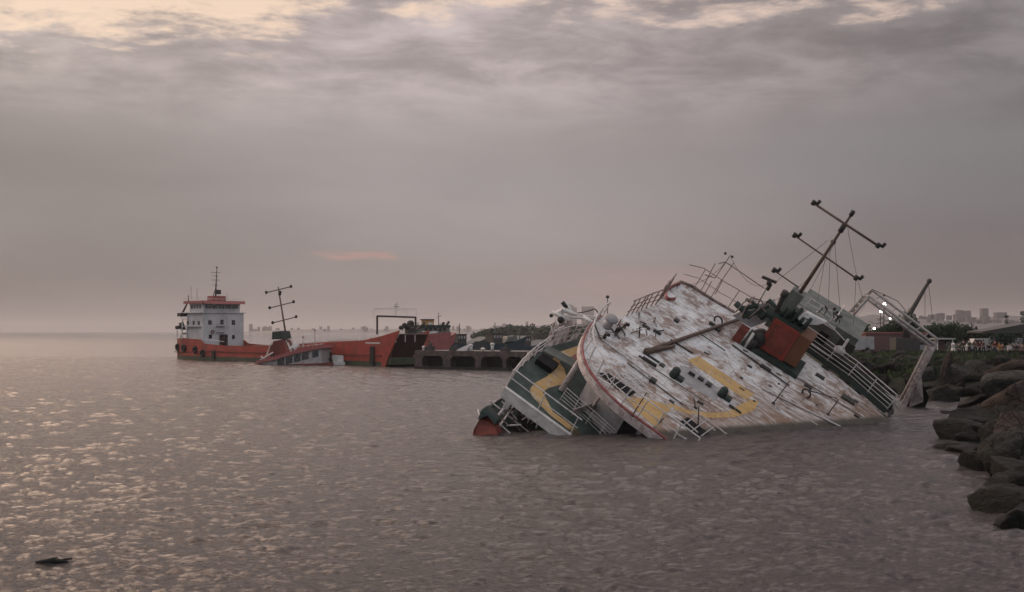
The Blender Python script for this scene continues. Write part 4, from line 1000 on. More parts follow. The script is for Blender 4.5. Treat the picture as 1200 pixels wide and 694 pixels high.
# --- boulders ---------------------------------------------------------
def rock_mat(name, base, dark, moss, wet=1.0):
    m = bpy.data.materials.new(name); m.use_nodes = True; t = NT(m.node_tree); b = t.n['Principled BSDF']; b.inputs['Roughness'].default_value = .8; b.inputs['Specular IOR Level'].default_value = .08
    co = t.node('ShaderNodeTexCoord').outputs['Object']; geo = t.node('ShaderNodeNewGeometry'); oi = t.node('ShaderNodeObjectInfo').outputs['Random']
    cw = t.node('ShaderNodeVectorMath', operation='ADD'); t.put(cw.inputs[0], co); t.put(cw.inputs[1], t.comb(t.math('MULTIPLY', oi, 40.0), 0.0, 0.0)); cw = cw.outputs[0]
    a_ = t.noise(cw, 1.1, 5, .62, .3); f_ = t.noise(cw, 6, 6, .72); g_ = t.noise(cw, 22, 4, .7)
    c = t.mix(t.ramp(a_, .34, .66), dark, base); c = t.mix(t.ramp(f_, .42, .68, 0, .7), c, tuple(v*.45 for v in dark))
    c = t.mix(t.ramp(g_, .58, .72, 0, .5), c, tuple(min(1, v*1.5) for v in base))
    hue = t.node('ShaderNodeHueSaturation'); t.put(hue.inputs['Value'], t.ramp(oi, 0, 1, .7, 1.25)); t.put(hue.inputs['Color'], c); c = hue.outputs[0]
    if moss: c = t.mix(t.math('MULTIPLY', t.ramp(t.noise(cw, 1.7, 4), .48, .62), moss), c, (.036, .042, .032))
    vo = t.node('ShaderNodeTexVoronoi', feature='DISTANCE_TO_EDGE'); vo.inputs['Scale'].default_value = 1.5; t.put(vo.inputs['Vector'], t.math('ADD', 0, 0) if False else cw)
    crack = t.ramp(t.math('ADD', vo.outputs['Distance'], t.math('MULTIPLY', t.math('SUBTRACT', f_, .5), .12)), .0, .03, 1, 0)
    c = t.mix(t.math('MULTIPLY', crack, .8), c, (.008, .008, .007))
    zw = t.sep(geo.outputs['Position'])[2]
    wl_ = t.ramp(t.math('ADD', zw, t.math('MULTIPLY', f_, -.6)), .35, 1.1, 1, 0)
    c = t.mix(t.math('MULTIPLY', wl_, .88), c, (.013, .0135, .012)); t.put(b.inputs['Base Color'], c); t.put(b.inputs['Roughness'], t.ramp(wl_, 0, 1, .9, .6))
    bn = t.node('ShaderNodeBump'); bn.inputs['Strength'].default_value = 1; bn.inputs['Distance'].default_value = .22; t.put(bn.inputs['Height'], t.math('ADD', t.math('ADD', f_, t.math('MULTIPLY', g_, .4)), t.math('MULTIPLY', crack, -.5))); t.l.new(bn.outputs[0], b.inputs['Normal'])
    return m
M['rock'] = rock_mat('dark_boulder', (.062, .060, .057), (.016, .016, .015), .3)
M['rocktan'] = rock_mat('tan_boulder', (.055, .040, .034), (.020, .016, .014), .1)
M['rockpink'] = rock_mat('pale_boulder', (.085, .07, .067), (.035, .03, .028), .0)
def rock_mesh(seed, mat, sub=4):
    rng = random.Random(seed); bm = bmesh.new(); bmesh.ops.create_icosphere(bm, subdivisions=sub, radius=1)
    pl = []
    for _ in range(rng.randint(9, 13)):
        n_ = V3((rng.gauss(0, 1), rng.gauss(0, 1), rng.gauss(0, .9))).normalized(); pl.append((n_, rng.uniform(.55, .95)))
    of = V3((seed*3.1, 0, 0))
    for v in bm.verts:
        d = v.co.normalized(); k_ = 40; acc = 0
        for n_, h_ in pl:
            c_ = d.dot(n_)
            if c_ > .05: acc += (c_/h_)**k_
        r = acc**(-1/k_) if acc > 0 else 1.3
        r = min(r, 1.3)
        r *= 1+.05*noise.noise(d*1.6+of)+.06*noise.noise(d*4.0+of)+.05*noise.noise(d*9+of)+.03*noise.noise(d*19+of)
        v.co = d*r
    me = bpy.data.meshes.new('boulder'); bm.to_mesh(me); bm.free(); me.materials.append(mat)
    me.polygons.foreach_set('use_smooth', [True]*len(me.polygons)); return me
rm = [rock_mesh(i+1, M['rock']) for i in range(9)]; rt = [rock_mesh(30+i, M['rocktan']) for i in range(2)]; rp_ = [rock_mesh(40+i, M['rockpink']) for i in range(2)]
def boulder(me, x_, y_, z_, sc, rot, label, group=None):
    o = bpy.data.objects.new('boulder', me); COL.objects.link(o); o.location = (x_, y_, z_); o.scale = sc; o.rotation_euler = rot
    tag(o, label, 'boulder', group); return o
def bp(px, py, Y): return at(px, py, Y)
rr = random.Random(5)
# hand placed near boulders: (px, py of centre, distance, half sizes, rotation, mesh, label)
near = [
    (1131, 517, 61, (1.45, 1.9, .85), (.1, .2, .3), rm[0], 'long dark boulder reaching furthest into the water at the shore'),
    (1150, 499, 64, (1.7, 1.7, 1.0), (.2, -.35, .2), rm[3], 'broad grey boulder sloping up behind the foremost waterside one'),
    (1180, 482, 66, (2.6, 2.4, 1.6), (.1, -.32, .1), rt[0], 'huge sloping boulder with a brown tan upper face'),
    (1128, 538, 56, (1.2, 1.4, .62), (.0, .1, .5), rm[1], 'dark wet boulder just below the foremost waterside one'),
    (1158, 535, 54, (1.6, 1.4, .55), (.1, .0, .2), rp_[0], 'small flat pinkish boulder lying between dark ones'),
    (1168, 553, 51, (1.6, 1.6, 1.0), (.1, -.1, .4), rm[2], 'large black shaded boulder under the flat pinkish one'),
    (1139, 552, 51, (.95, 1.2, .55), (.0, .2, .9), rm[4], 'low wet boulder at the water edge under the flat pinkish one'),
    (1196, 515, 50, (1.0, 1.2, .95), (.2, -.3, .3), rp_[1], 'pale pink rounded boulder at the picture edge'),
    (1197, 548, 45, (1.25, 1.4, 1.0), (.2, -.35, .6), rm[5], 'smooth grey rounded boulder under the pale pink one'),
    (1163, 577, 43.5, (1.0, 1.4, .6), (.0, -.22, .2), rm[6], 'grey flat topped boulder low over the water'),
    (1188, 590, 40, (1.15, 1.5, .85), (.1, -.15, .3), rm[7], 'dark boulder lowest and nearest on the shore'),
    (1146, 587, 41, (.75, .9, .30), (.0, .1, .4), rm[8], 'half drowned black boulder standing lowest in the water'),
    (1140, 573, 45, (.75, .8, .3), (.0, .0, .4), rm[0], 'small green wet stone just breaking the water'),
    (1196, 610, 36.5, (1.2, 1.5, .8), (.1, .1, .4), rm[1], 'black boulder cut by the right edge under all others'),
    (1192, 452, 78, (2.4, 2.0, 1.1), (.1, -.30, .2), rm[3], 'long sloping grey boulder behind the tan topped one'),
    (1166, 455, 84, (1.8, 1.7, .9), (.1, -.2, .1), rm[2], 'rounded greenish boulder at the inner corner of the cove'),
    (1186, 432, 96, (2.0, 1.6, .8), (.1, -.15, .0), rt[1], 'tan boulder high on the bank below the people'),
    (1150, 469, 84, (1.4, 1.4, .7), (.0, -.2, .6), rm[6], 'dark boulder ending at the water in the cove'),
    (1117, 484, 80.5, (.9, .7, .2), (.0, .05, .1), rm[8], 'small black rock just awash in the cove'),
    (1156, 437, 100, (1.5, 1.5, .8), (.2, .1, .0), rm[4], 'rounded grey boulder on the bank under the orange shirt person'),
    (1128, 442, 104, (1.6, 1.6, .8), (.1, .2, .0), rm[5], 'rounded grey boulder on the bank beside the leaning slab'),
]
taken = []
for px, py, Y, sc, rot, me_, lb in near:
    p = at(px, py, Y); boulder(me_, p.x, p.y, p.z, sc, rot, lb); taken.append((p.x, p.y, max(sc)*.6))
p = at(1107, 447, 95.5); boulder(rp_[1], p.x, p.y, p.z, (.42, .5, 1.9), (.1, .12, .3), 'tall pale slab leaning upright at the back of the cove')
p = at(1095, 466, 95.0); boulder(rt[0], p.x, p.y, p.z, (1.8, 1.5, 1.1), (.1, .15, 1.0), 'brown boulder beside the foot of the gallows frame')
cnt = 0; tries = 0
while cnt < 195 and tries < 16000:
    tries += 1
    y_ = rr.uniform(34, 150)**1.0; 
    if rr.random() < .45: y_ = rr.uniform(96, 135)
    x_ = rr.uniform(.27*y_, .47*y_+3)
    d_ = float(cdist(np.array([[x_]]), np.array([[y_]]))[0, 0])
    if d_ < .5 or d_ > 17: continue
    if 77 < y_ < 100 and x_ < .352*y_+5 and d_ < 2.2: continue
    s_ = rr.uniform(.42, 1.15)*(1.15 if d_ < 4 and y_ < 75 else 1)*(.75 if y_ > 110 else 1)
    if any((x_-a)**2+(y_-b)**2 < ((s_*.75+c_)**2)*.62 for a, b, c_ in taken): continue
    zc = gz(x_, y_)+.1+rr.uniform(0, .25)*s_
    if d_ < 2: zc = max(zc, -.1)
    k_ = rr.random(); me_ = rr.choice(rm) if k_ < .82 else (rr.choice(rt) if k_ < .93 else rr.choice(rp_))
    taken.append((x_, y_, s_*.75)); cnt += 1
    boulder(me_, x_, y_, zc, (s_*rr.uniform(.9, 1.5), s_*rr.uniform(.8, 1.2), s_*rr.uniform(.5, .85)), (rr.uniform(-.3, .3), rr.uniform(-.35, .25), rr.uniform(0, 6.28)),
            'ordinary angular boulder piled among its like on the breakwater bank', 'boulders piled on the breakwater')

cnt = 0; tries = 0
while cnt < 78 and tries < 9000:
    tries += 1; y_ = rr.uniform(34, 92); x_ = rr.uniform(.33*y_, .46*y_); d_ = float(cdist(np.array([[x_]]), np.array([[y_]]))[0, 0])
    if d_ < .1 or d_ > 9: continue
    s_ = rr.uniform(.22, .5); cnt += 1
    boulder(rr.choice(rm), x_, y_, gz(x_, y_)+.25+s_*.3, (s_*1.3, s_, s_*.7), (rr.uniform(-.5, .5), rr.uniform(-.5, .5), rr.uniform(0, 6.28)), 'small broken stone wedged between the large shore boulders', 'small stones wedged between the boulders')
# grass tufts on the bank (ground cover nobody could count)
def grass():
    mb = MB(); g_ = random.Random(8)
    for _ in range(5200):
        y_ = g_.uniform(98, 150); x_ = g_.uniform(.275*y_, .45*y_); d_ = None
        if x_ < 28: continue
        if (y_ > 104 or x_ > 42) and noise.noise(V3((x_*.18, y_*.18, 1))) > -.12:
            z_ = gz(x_, y_)
            if z_ < 1.2: continue
            h_ = g_.uniform(.3, .75); a_ = g_.uniform(0, 3.14); dx, dy = math.cos(a_)*.28, math.sin(a_)*.28
            l_ = g_.uniform(-.25, .25)
            mb.add([(x_-dx, y_-dy, z_-.1), (x_+dx, y_+dy, z_-.1), (x_+dx*.4+l_, y_+dy*.4, z_+h_), (x_-dx*.5+l_, y_-dy*.5, z_+h_*.8)], [(0, 1, 2, 3)])
    return mb
M['leaf'] = weathered('dark_green_leaves', (.022, .042, .020), (.010, .022, .012), dirt_amt=0, bump=0, scale=.8, rough=.8, spec=.1)
M['leaf2'] = weathered('blue_green_leaves', (.017, .038, .028), (.009, .02, .015), dirt_amt=0, bump=0, scale=.8, rough=.8, spec=.1)
M['leafgrass'] = weathered('bank_grass', (.045, .062, .03), (.025, .036, .02), dirt_amt=0, bump=0, scale=.4, rough=.9, spec=.1)
go = grass().build('grass', M['leafgrass']); go['kind'] = 'stuff'

# --- promenade edge, wall, canopy --------------------------------------
def ground_pt(px, Y): return ((px-600)/F*Y, Y)
M['brick'] = weathered('dull_pink_wall', (.125, .062, .062), (.10, .052, .052), dirt_amt=.2, scale=.3)
M['canvas'] = weathered('pale_canvas', (.34, .34, .32), dirt_amt=.2)
M['paving'] = weathered('promenade_paving', (.17, .13, .125), (.12, .095, .09), dirt_amt=.2, scale=.5)
Yp = 140
mb = MB(); x0 = ground_pt(1128, Yp)[0]; mb.box(x0, x0+60, Yp-2.0, Yp-1.4, 2.2, 2.85); mb.box(x0, x0+60, Yp-1.4, Yp+3, 2.2, 2.78); 
o = mb.build('promenade', M['paving']); o['kind'] = 'structure'
# long pink wall (a low building side)
a = at(1015, 412, 165); b = at(1086, 391, 165)
bx = empty('storage_building', (a.x, 165, 2.4)); tag(bx, 'long low dull pink flat roofed building behind the gallows frame', 'building')
lnw = b.x-a.x
mb = MB(); mb.box(0, lnw, 0, 8, 0, b.z-2.4); mb.build('wall', M['brick'], bx)
mb = MB(); mb.box(-.2, lnw+.2, -.2, 8.2, b.z-2.4+.002, b.z-2.4+.18); mb.build('roof', M['roofpink'], bx)
# white canopy on posts
a = at(1097, 397.5, 150); b = at(1120, 396.5, 150)
cn = empty('bus_shelter', (a.x, 150, 2.7)); tag(cn, 'small shelter with a thin flat white roof right of the gallows frame', 'shelter')
mb = MB(); mb.box(0, b.x-a.x, 0, 2.4, a.z-2.7-.05, a.z-2.7+.12); mb.build('roof', M['canvas'], cn)
for x_ in (.2, b.x-a.x-.35): mb = MB(); mb.box(x_, x_+.12, .2, .32, 0, a.z-2.75); mb.build('post', M['white'], cn)
mb = MB(); mb.box(.5, b.x-a.x-.8, 1.6, 1.9, 0, 1.6); mb.build('back_panel', M['brick'], cn)
c = at(1117, 410, 147); mb = MB(); mb.tube((0, 0, -.2), (0, 0, .55), .3, .24, n=12); mb.tube((0, 0, .55), (0, 0, .75), .16, .28, n=12); mb.ball((0, 0, .95), .27, (1, 1, .9)); 
o = mb.build('water_barrel', M['white'], None, (c.x, 147, gz(c.x, 147)+.35)); tag(o, 'white barrel with a rounded top standing at the shelter corner', 'barrel')

# --- lamps ------------------------------------------------------------
LE = emis('lamp_light', (1, .97, .9), 14)
for px, py, Y, r_, lb in [(1036, 356.5, 185, 0.33, 'tallest lit street lamp behind the gallows beam'), (1032, 365, 188, 0.35, 'lit street lamp just left of the tallest one'), (1043, 373, 190, 0.30, 'lit street lamp lower right of the tallest one'), (1024, 385, 200, 0.28, 'short lit lamp left of the three tall ones')]:
    p = at(px, py, Y); r = empty('street_lamp', (p.x, Y, 2.6)); tag(r, lb, 'street lamp', 'lit street lamps behind the wreck')
    mb = MB(); mb.tube((0, .1, 0), (0, .1, p.z-2.6), .10, .06, n=6); mb.tube((0, .1, p.z-2.6), (0, -.3, p.z-2.6+.05), .05, n=5); mb.build('pole', M['dark'], r)
    mb = MB(); mb.ball((0, -.3, p.z-2.6), r_*.75, (1, .6, .7), 10, 6); mb.build('lamp_head', LE, r)
for i, (px, py) in enumerate([(1001, 386), (1005.5, 386), (1010, 386.5), (1037.5, 390), (1014, 387)]):
    p = at(px, py, 230); r = empty('lamp_post', (p.x, 230, 2.6)); tag(r, 'tiny distant lit lamp in the row left of the pink building' if i != 3 else 'tiny lit lamp over the roof of the pink building', 'lamp post', 'tiny distant lit lamps')
    mb = MB(); mb.tube((0, .1, 0), (0, .1, p.z-2.6), .06, n=5); mb.build('pole', M['dark'], r)
    mb = MB(); mb.ball((0, 0, p.z-2.6), .22, n_ if False else (1, 1, 1), 8, 5); mb.build('lamp_head', emis('small_lamp_light', (1, .9, .85), 3), r)
# tall light pole behind the wreck, left
p = at(712, 348, 300); r = empty('light_mast', (p.x, 300, 0)); tag(r, 'slim tall unlit light mast rising behind the wreck bow', 'light mast')
mb = MB(); mb.tube((0, 0, -1), (0, 0, p.z), .16, .09, n=6); mb.build('pole', M['dark'], r)
mb = MB(); mb.ball((0, 0, p.z), .5, (1, 1, .8), 8, 5); mb.build('lamp_head', M['lamp'], r)
# crane jib behind the gallows
Yc = 150
r = empty('crane', (at(1062, 400, Yc).x, Yc, 2.5)); tag(r, 'tilted crane jib with two hanging cables behind the gallows beam', 'crane')
o3 = V3((at(1062, 400, Yc).x, Yc, 2.5))
mb = MB(); mb.tube(at(1066, 368, Yc)-o3, at(1089, 329, Yc)-o3, .32, .2, n=6); mb.prism([at(1058, 372, Yc)-o3, at(1064, 366, Yc)-o3, at(1076, 350, Yc)-o3, at(1070, 368, Yc)-o3], (0, .6, 0)); mb.ball(at(1089, 329.5, Yc)-o3, .34); mb.build('jib', M['dark'], r)
mb = MB(); mb.tube(at(1088, 332, Yc)-o3, at(1093, 374, Yc)-o3, .03, n=4); mb.tube(at(1084, 338, Yc)-o3, at(1084, 374, Yc)-o3, .03, n=4); mb.build('cable', M['dark'], r)
mb = MB(); mb.box(-1.6, 1.4, -1, 1.5, 0, 2.2); mb.tube((0, 0, 2.2), at(1062, 370, Yc)-o3, .45, n=8); mb.build('cab', M['dark'], r)

# --- parked vans --------------------------------------------------------
M['carwhite'] = weathered('van_paint_white', (.33, .32, .32), dirt_amt=.1, rough=.35, bump=0)
M['cardark'] = weathered('car_paint_dark', (.05, .05, .055), dirt_amt=.1, rough=.35, bump=0)
def car(px, Y, z_, kind, label, rz=0.0, Ls=1.0):
    p = ground_pt(px, Y); r = empty('parked_car', (p[0], Y, z_), rz); tag(r, label, 'van' if kind == 'van' else 'car')
    L_ = 4.6*Ls; 
    pr = [(0, .35), (0, .9), (.25*L_, 1.0), (.36*L_, 1.5), (.8*L_, 1.5), (.97*L_, 1.0), (L_, .9), (L_, .35)] if kind != 'van' else [(0, .35), (0, 1.0), (.12*L_, 1.15), (.24*L_, 2.0), (L_-.05, 2.05), (L_, .35)]
    mb = MB(); mb.prism([V3((x_, 0, z2)) for x_, z2 in pr], (0, 1.75, 0)); bd_ = mb.build('body', M['carwhite'] if 'white' in label else M['cardark'], r)
    gl_ = [(.30*L_, 1.05), (.38*L_, 1.42), (.78*L_, 1.42), (.90*L_, 1.05)] if kind != 'van' else [(.16*L_, 1.2), (.25*L_, 1.8), (.45*L_, 1.8), (.45*L_, 1.2)]
    mb = MB(); mb.prism([V3((x_, -.02, z2)) for x_, z2 in gl_], (0, .03, 0)); mb.prism([V3((x_, 1.74, z2)) for x_, z2 in gl_], (0, .03, 0)); mb.build('window', M['glass'], r)
    for x_ in (.18*L_, .8*L_):
        for y_ in (-.02, 1.57): mb = MB(); mb.tube((x_, y_, .32), (x_, y_+.2, .32), .33, n=12); mb.build('wheel', M['rubber'], r)
car(984, 158, 2.75, 'van', 'white van parked left of the pink building behind the davit post')
car(1056, 152, 2.75, 'car', 'small white car parked in front of the pink building')
car(1072, 153, 2.75, 'car', 'dark car parked in front of the pink building', .2)
car(1133, 165, 2.5, 'van', 'white van parked behind the people, nearer the shelter')
car(1150, 168, 2.5, 'van', 'long white van parked behind the people under the trees', 0, 1.3)
# dark parasol or kiosk roof at the right edge
p = at(1170, 398, 135); kr = empty('kiosk', (p.x+3, 142, 2.5)); tag(kr, 'kiosk with a grey pitched roof cut by the right edge', 'kiosk')
mb = MB(); mb.prism([V3((-2, 0, 3.0)), V3((3.6, 0, 4.0)), V3((9.2, 0, 3.0)), V3((9.2, 0, 2.8)), V3((-2, 0, 2.8))], (0, 5, 0)); mb.build('roof', M['dark'], kr)
for x_ in (-.5, 3.5, 7.6): mb = MB(); mb.box(x_, x_+.15, .4, .55, 0, 2.8); mb.build('post', M['dark'], kr)

# --- people -------------------------------------------------------------
skin = weathered('skin', (.30, .18, .13), dirt_amt=0, bump=0)
hairm = weathered('dark_hair', (.02, .015, .012), dirt_amt=0, bump=0)
cloth = {}
def clothm(c):
    if c not in cloth: cloth[c] = weathered('cloth_%d' % len(cloth), c, dirt_amt=0, bump=0, rough=.9, scale=3)
    return cloth[c]
DG = None
def skin_mesh(name, verts, edges, rad, root, mat):
    me = bpy.data.meshes.new('tmp'); me.from_pydata(verts, edges, []); o = bpy.data.objects.new('tmp', me); COL.objects.link(o)
    m1 = o.modifiers.new('s', 'SKIN'); m1.use_smooth_shade = True; m2 = o.modifiers.new('b', 'SUBSURF'); m2.levels = 1
    for i, r_ in enumerate(rad): me.skin_vertices[0].data[i].radius = (r_ if isinstance(r_, tuple) else (r_, r_)); me.skin_vertices[0].data[i].use_root = (i == root)
    dg = bpy.context.evaluated_depsgraph_get(); ev = o.evaluated_get(dg); out = bpy.data.meshes.new_from_object(ev)
    bpy.data.objects.remove(o); bpy.data.meshes.remove(me)
    out.name = name; out.materials.clear(); out.materials.append(mat)
    return out
def person(x_, y_, z_, rz, label, shirt, trousers, pose=0, h=1.72, seed=0):
    g_ = random.Random(seed); s_ = h/1.72
    st_ = .13 if pose != 1 else .22
    P = {'pel': (0, 0, .95), 'wst': (0, 0, 1.1), 'chs': (0, .0, 1.32), 'nck': (0, 0, 1.48), 'hd': (0, -.02, 1.60), 'top': (0, -.01, 1.70)}
    vs = [P['pel'], P['wst'], P['chs'], P['nck'], P['hd'], P['top']]; rd = [(.15, .11), (.14, .10), (.17, .11), .055, (.075, .095), (.06, .075)]
    ed = [(0, 1), (1, 2), (2, 3), (3, 4), (4, 5)]
    for sd_ in (-1, 1):
        b = len(vs); fwd = (.16 if sd_ > 0 else -.14) if pose == 1 else 0
        vs += [(sd_*.09, 0, .88), (sd_*st_*.9, -fwd*.6-.01, .5), (sd_*st_, -fwd*.4, .09), (sd_*st_, -fwd*.4-.15, .03)]; rd += [.095, .062, .042, .035]; ed += [(0, b), (b, b+1), (b+1, b+2), (b+2, b+3)]
        b = len(vs)
        if pose == 2 and sd_ > 0: arm = [(sd_*.19, 0, 1.40), (sd_*.27, -.05, 1.15), (sd_*.18, -.25, 1.32), (sd_*.12, -.28, 1.40)]
        elif pose == 3: arm = [(sd_*.19, 0, 1.40), (sd_*.27, .02, 1.12), (sd_*.15, -.2, 1.05), (sd_*.08, -.23, 1.06)]
        else: arm = [(sd_*.19, 0, 1.40), (sd_*.24, .02, 1.13), (sd_*.25, -.06+g_.uniform(-.05, .05), .88), (sd_*.245, -.08, .78)]
        vs += arm; rd += [.06, .046, .033, (.02, .042)]; ed += [(2, b), (b, b+1), (b+1, b+2), (b+2, b+3)]
    me = skin_mesh('person', vs, ed, rd, 0, skin)
    o = bpy.data.objects.new('person', me); COL.objects.link(o); o.location = (x_, y_, z_); o.rotation_euler = (0, 0, rz); o.scale = (s_,)*3; tag(o, label, 'person', 'people standing on the promenade')
    # clothes: slightly larger shells over torso with arms, and over the legs
    i_ = [0, 1, 2, 3]; sv = [vs[0], vs[1], vs[2], (0, 0, 1.43)]; sr = [(.175, .135), (.165, .125), (.19, .13), (.08, .075)]; se = [(0, 1), (1, 2), (2, 3)]
    for b0 in (10, 18): bb = len(sv); sv += [vs[b0], vs[b0+1], vs[b0+2]]; sr += [.078, .062, .045]; se += [(2, bb), (bb, bb+1), (bb+1, bb+2)]
    m_ = skin_mesh('shirt', sv, se, sr, 0, clothm(shirt)); c_ = bpy.data.objects.new('shirt', m_); COL.objects.link(c_); c_.parent = o
    tv = [(0, 0, 1.0), (0, 0, .92)]; tr = [(.17, .13), (.17, .13)]; te = [(0, 1)]
    for b0 in (6, 14): bb = len(tv); tv += [vs[b0], vs[b0+1], vs[b0+2]]; tr += [.115, .082, .06]; te += [(1, bb), (bb, bb+1), (bb+1, bb+2)]
    m_ = skin_mesh('trousers', tv, te, tr, 0, clothm(trousers)); c_ = bpy.data.objects.new('trousers', m_); COL.objects.link(c_); c_.parent = o
    mb = MB(); mb.ball((0, .015, 1.665), .105, (.9, 1.08, .95), 12, 8)
    hh = mb.build('hair', hairm, o)
    return o
NV, BK, TE, WH, ORG, RD, GY = (.02, .025, .035), (.010, .010, .011), (.02, .05, .055), (.55, .53, .53), (.34, .15, .04), (.10, .02, .02), (.05, .05, .05)
ppl = [
    (1124, 141, 2.75, 'person in a dark teal jacket standing nearest the shelter', TE, BK, 0), (1129, 142, 2.75, 'person in black beside the teal jacket', BK, NV, 3),
    (1136, 144, 2.75, 'person in a grey green top standing with folded hands', (.06, .08, .07), BK, 3), (1143, 143, 2.75, 'person in a brown top among the middle of the group', (.10, .06, .05), BK, 0),
    (1148, 140, 2.78, 'person in a dark red top among the middle of the group', RD, BK, 0), (1152.5, 141, 2.78, 'person in a maroon top walking towards the black figure', (.09, .03, .035), BK, 1),
    (1159, 138.5, 2.78, 'person all in black standing apart in the open', BK, BK, 0), (1166, 140, 2.78, 'person in a dark red jacket left of the orange shirt', RD, NV, 0),
    (1171, 133, 2.6, 'tall person in an orange yellow top', ORG, GY, 0), (1175, 138, 2.78, 'person in brown right behind the orange top', (.12, .07, .05), BK, 3),
    (1183, 134, 2.6, 'person in a bright white top and dark trousers', WH, BK, 2), (1189, 138, 2.78, 'person in a dark grey top right of the white top', GY, BK, 0),
    (1193.5, 137, 2.78, 'person in a navy top near the picture edge', NV, BK, 1), (1198, 135, 2.7, 'person in a dull pinkish top cut by the picture edge', (.16, .11, .11), BK, 0),
]
for i, (px, Y, z_, lb, sh, tr_, ps) in enumerate(ppl):
    gx_, gy_ = ground_pt(px, Y)
    person(gx_, gy_, max(gz(gx_, gy_), 2.78) if px > 1128 and Y > 138.6 else gz(gx_, gy_)-.02, random.uniform(-1.2, 1.2) + (0 if i % 3 else 2.5), lb, sh, tr_, ps, 1.72 if 'tall' not in lb else 1.9, i)

# --- trees ---------------------------------------------------------------
def tree_meshes(seed, hgt, rad, kind='round'):
    g_ = random.Random(seed); tr_ = MB(); cr_ = MB()
    tr_.tube((0, 0, -.3), (g_.uniform(-.1, .1), 0, hgt*.45), rad*.09, rad*.05, n=7)
    lobes = []
    for i in range(9 if kind == 'round' else 7):
        if kind == 'round': a_ = g_.uniform(0, 6.28); rr_ = rad*g_.uniform(.1, .62); c_ = V3((math.cos(a_)*rr_, math.sin(a_)*rr_, hgt*g_.uniform(.42, .82))); q_ = rad*g_.uniform(.3, .5)
        else: c_ = V3((g_.uniform(-.1, .1), g_.uniform(-.1, .1), hgt*(.15+.8*i/7))); q_ = rad*(1-.75*i/7)*.75
        lobes.append((c_, q_)); tr_.tube((0, 0, hgt*.3), c_, rad*.035, rad*.015, n=5)
    for c_, q_ in lobes:
        for _ in range(int(150 if kind == 'round' else 110)):
            d_ = V3((g_.gauss(0, 1), g_.gauss(0, 1), g_.gauss(0, .8))).normalized(); p_ = c_+d_*q_*g_.uniform(.45, 1.12)
            s_ = rad*g_.uniform(.05, .11); u_ = V3((g_.gauss(0, 1), g_.gauss(0, 1), g_.gauss(0, 1))).normalized(); v_ = u_.orthogonal().normalized()
            cr_.add([p_-u_*s_, p_+v_*s_*.6, p_+u_*s_, p_-v_*s_*.6], [(0, 1, 2, 3)])
    return tr_, cr_
protos = []
def tree(px, Y, hgt, rad, label, mat, kind='round', seed=1, group=None, z_=2.5, name='tree'):
    tm, cm_ = tree_meshes(seed, hgt, rad, kind); gx_, gy_ = ground_pt(px, Y)
    r = empty(name, (gx_, gy_, z_)); tag(r, label, 'tree', group); tm.build('trunk', M['timber'], r); cm_.build('crown', M[mat], r); return r
tree(1056, 178, 5.6, 3.0, 'dark bushy tree rising over the pink building behind the gallows beam', 'leaf', seed=3)
tree(1048, 182, 4.4, 2.2, 'smaller dark tree left of the bushy one over the pink building', 'leaf', seed=4)
tree(1180, 175, 6.2, 1.0, 'slim dark cypress above the kiosk roof', 'leaf2', 'slim', 5, name='cypress_tree')
tree(1199, 168, 6.6, 1.3, 'dark tree cut by the right picture edge', 'leaf2', 'slim', 6)
tree(1174, 160, 3.6, 2.4, 'round blue green tree behind the orange top', 'leaf2', seed=7)
trs = [copy_tree]  # row of trees behind the promenade
base_trees = [tree(1092, 205, 4.6, 3.2, 'low dark green tree in the row behind the promenade', 'leaf', seed=11, group='row of low trees behind the promenade'),
              tree(1103, 210, 4.3, 3.4, 'low dark green tree in the row behind the promenade', 'leaf2', seed=12, group='row of low trees behind the promenade'),
              tree(1115, 205, 4.4, 3.3, 'low dark green tree in the row behind the promenade', 'leaf', seed=13, group='row of low trees behind the promenade')]
for k in range(17):
    px = 986+k*13.2+random.uniform(-3, 3)
    if 1088 < px < 1118: continue
    Y = random.uniform(200, 235); gx_, gy_ = ground_pt(px, Y)
    copy_tree(random.choice(base_trees), None, (gx_, gy_, 2.5), random.uniform(0, 6), (random.uniform(.8, 1.1), random.uniform(.8, 1.1), random.uniform(.75, 1.0)))
# headland with woods, left of the wreck
gx0 = ground_pt(550, 760)[0]; gx1 = ground_pt(760, 760)[0]
mb = MB(); n_h = 40
pts = []
for k in range(n_h+1):
    t_ = k/n_h; pts.append((gx0+(gx1-gx0)*t_, 3.2*min(1, t_*6)*(1+.2*noise.noise(V3((k*.4, 0, 0))))))
for (xa, za), (xb, zb) in zip(pts, pts[1:]):
    mb.add([(xa, 735, -1), (xb, 735, -1), (xb, 760, zb), (xa, 760, za), (xb, 900, -1), (xa, 900, -1)], [(0, 1, 2, 3), (3, 2, 4, 5)])
hd = mb.build('headland_terrain', M['rock']); hd['kind'] = 'structure'
g_ = random.Random(4); mb = MB()
for k in range(115):
    t_ = g_.random(); px = 556+t_*140; Y = g_.uniform(742, 790); gx_ = (px-600)/F*Y
    hz_ = (4.2+4.0*min(1, t_*3.2))*(.85+.3*g_.random()); q_ = g_.uniform(3, 5)
    for _ in range(90):
        d_ = V3((g_.gauss(0, 1), g_.gauss(0, 1), g_.gauss(0, 1))).normalized(); p_ = V3((gx_, Y, hz_*.62))+V3((d_.x*q_, d_.y*q_, d_.z*hz_*.5))*g_.uniform(.6, 1.05)
        s_ = g_.uniform(.4, .9); u_ = V3((g_.gauss(0, 1), g_.gauss(0, 1), g_.gauss(0, 1))).normalized(); v_ = u_.orthogonal().normalized()
        mb.add([p_-u_*s_, p_+v_*s_*.7, p_+u_*s_, p_-v_*s_*.7], [(0, 1, 2, 3)])
wd_ = mb.build('woods', M['leaf']); tag(wd_, 'dark green woods covering the headland beyond the blue boats', 'woods', None, 'stuff')

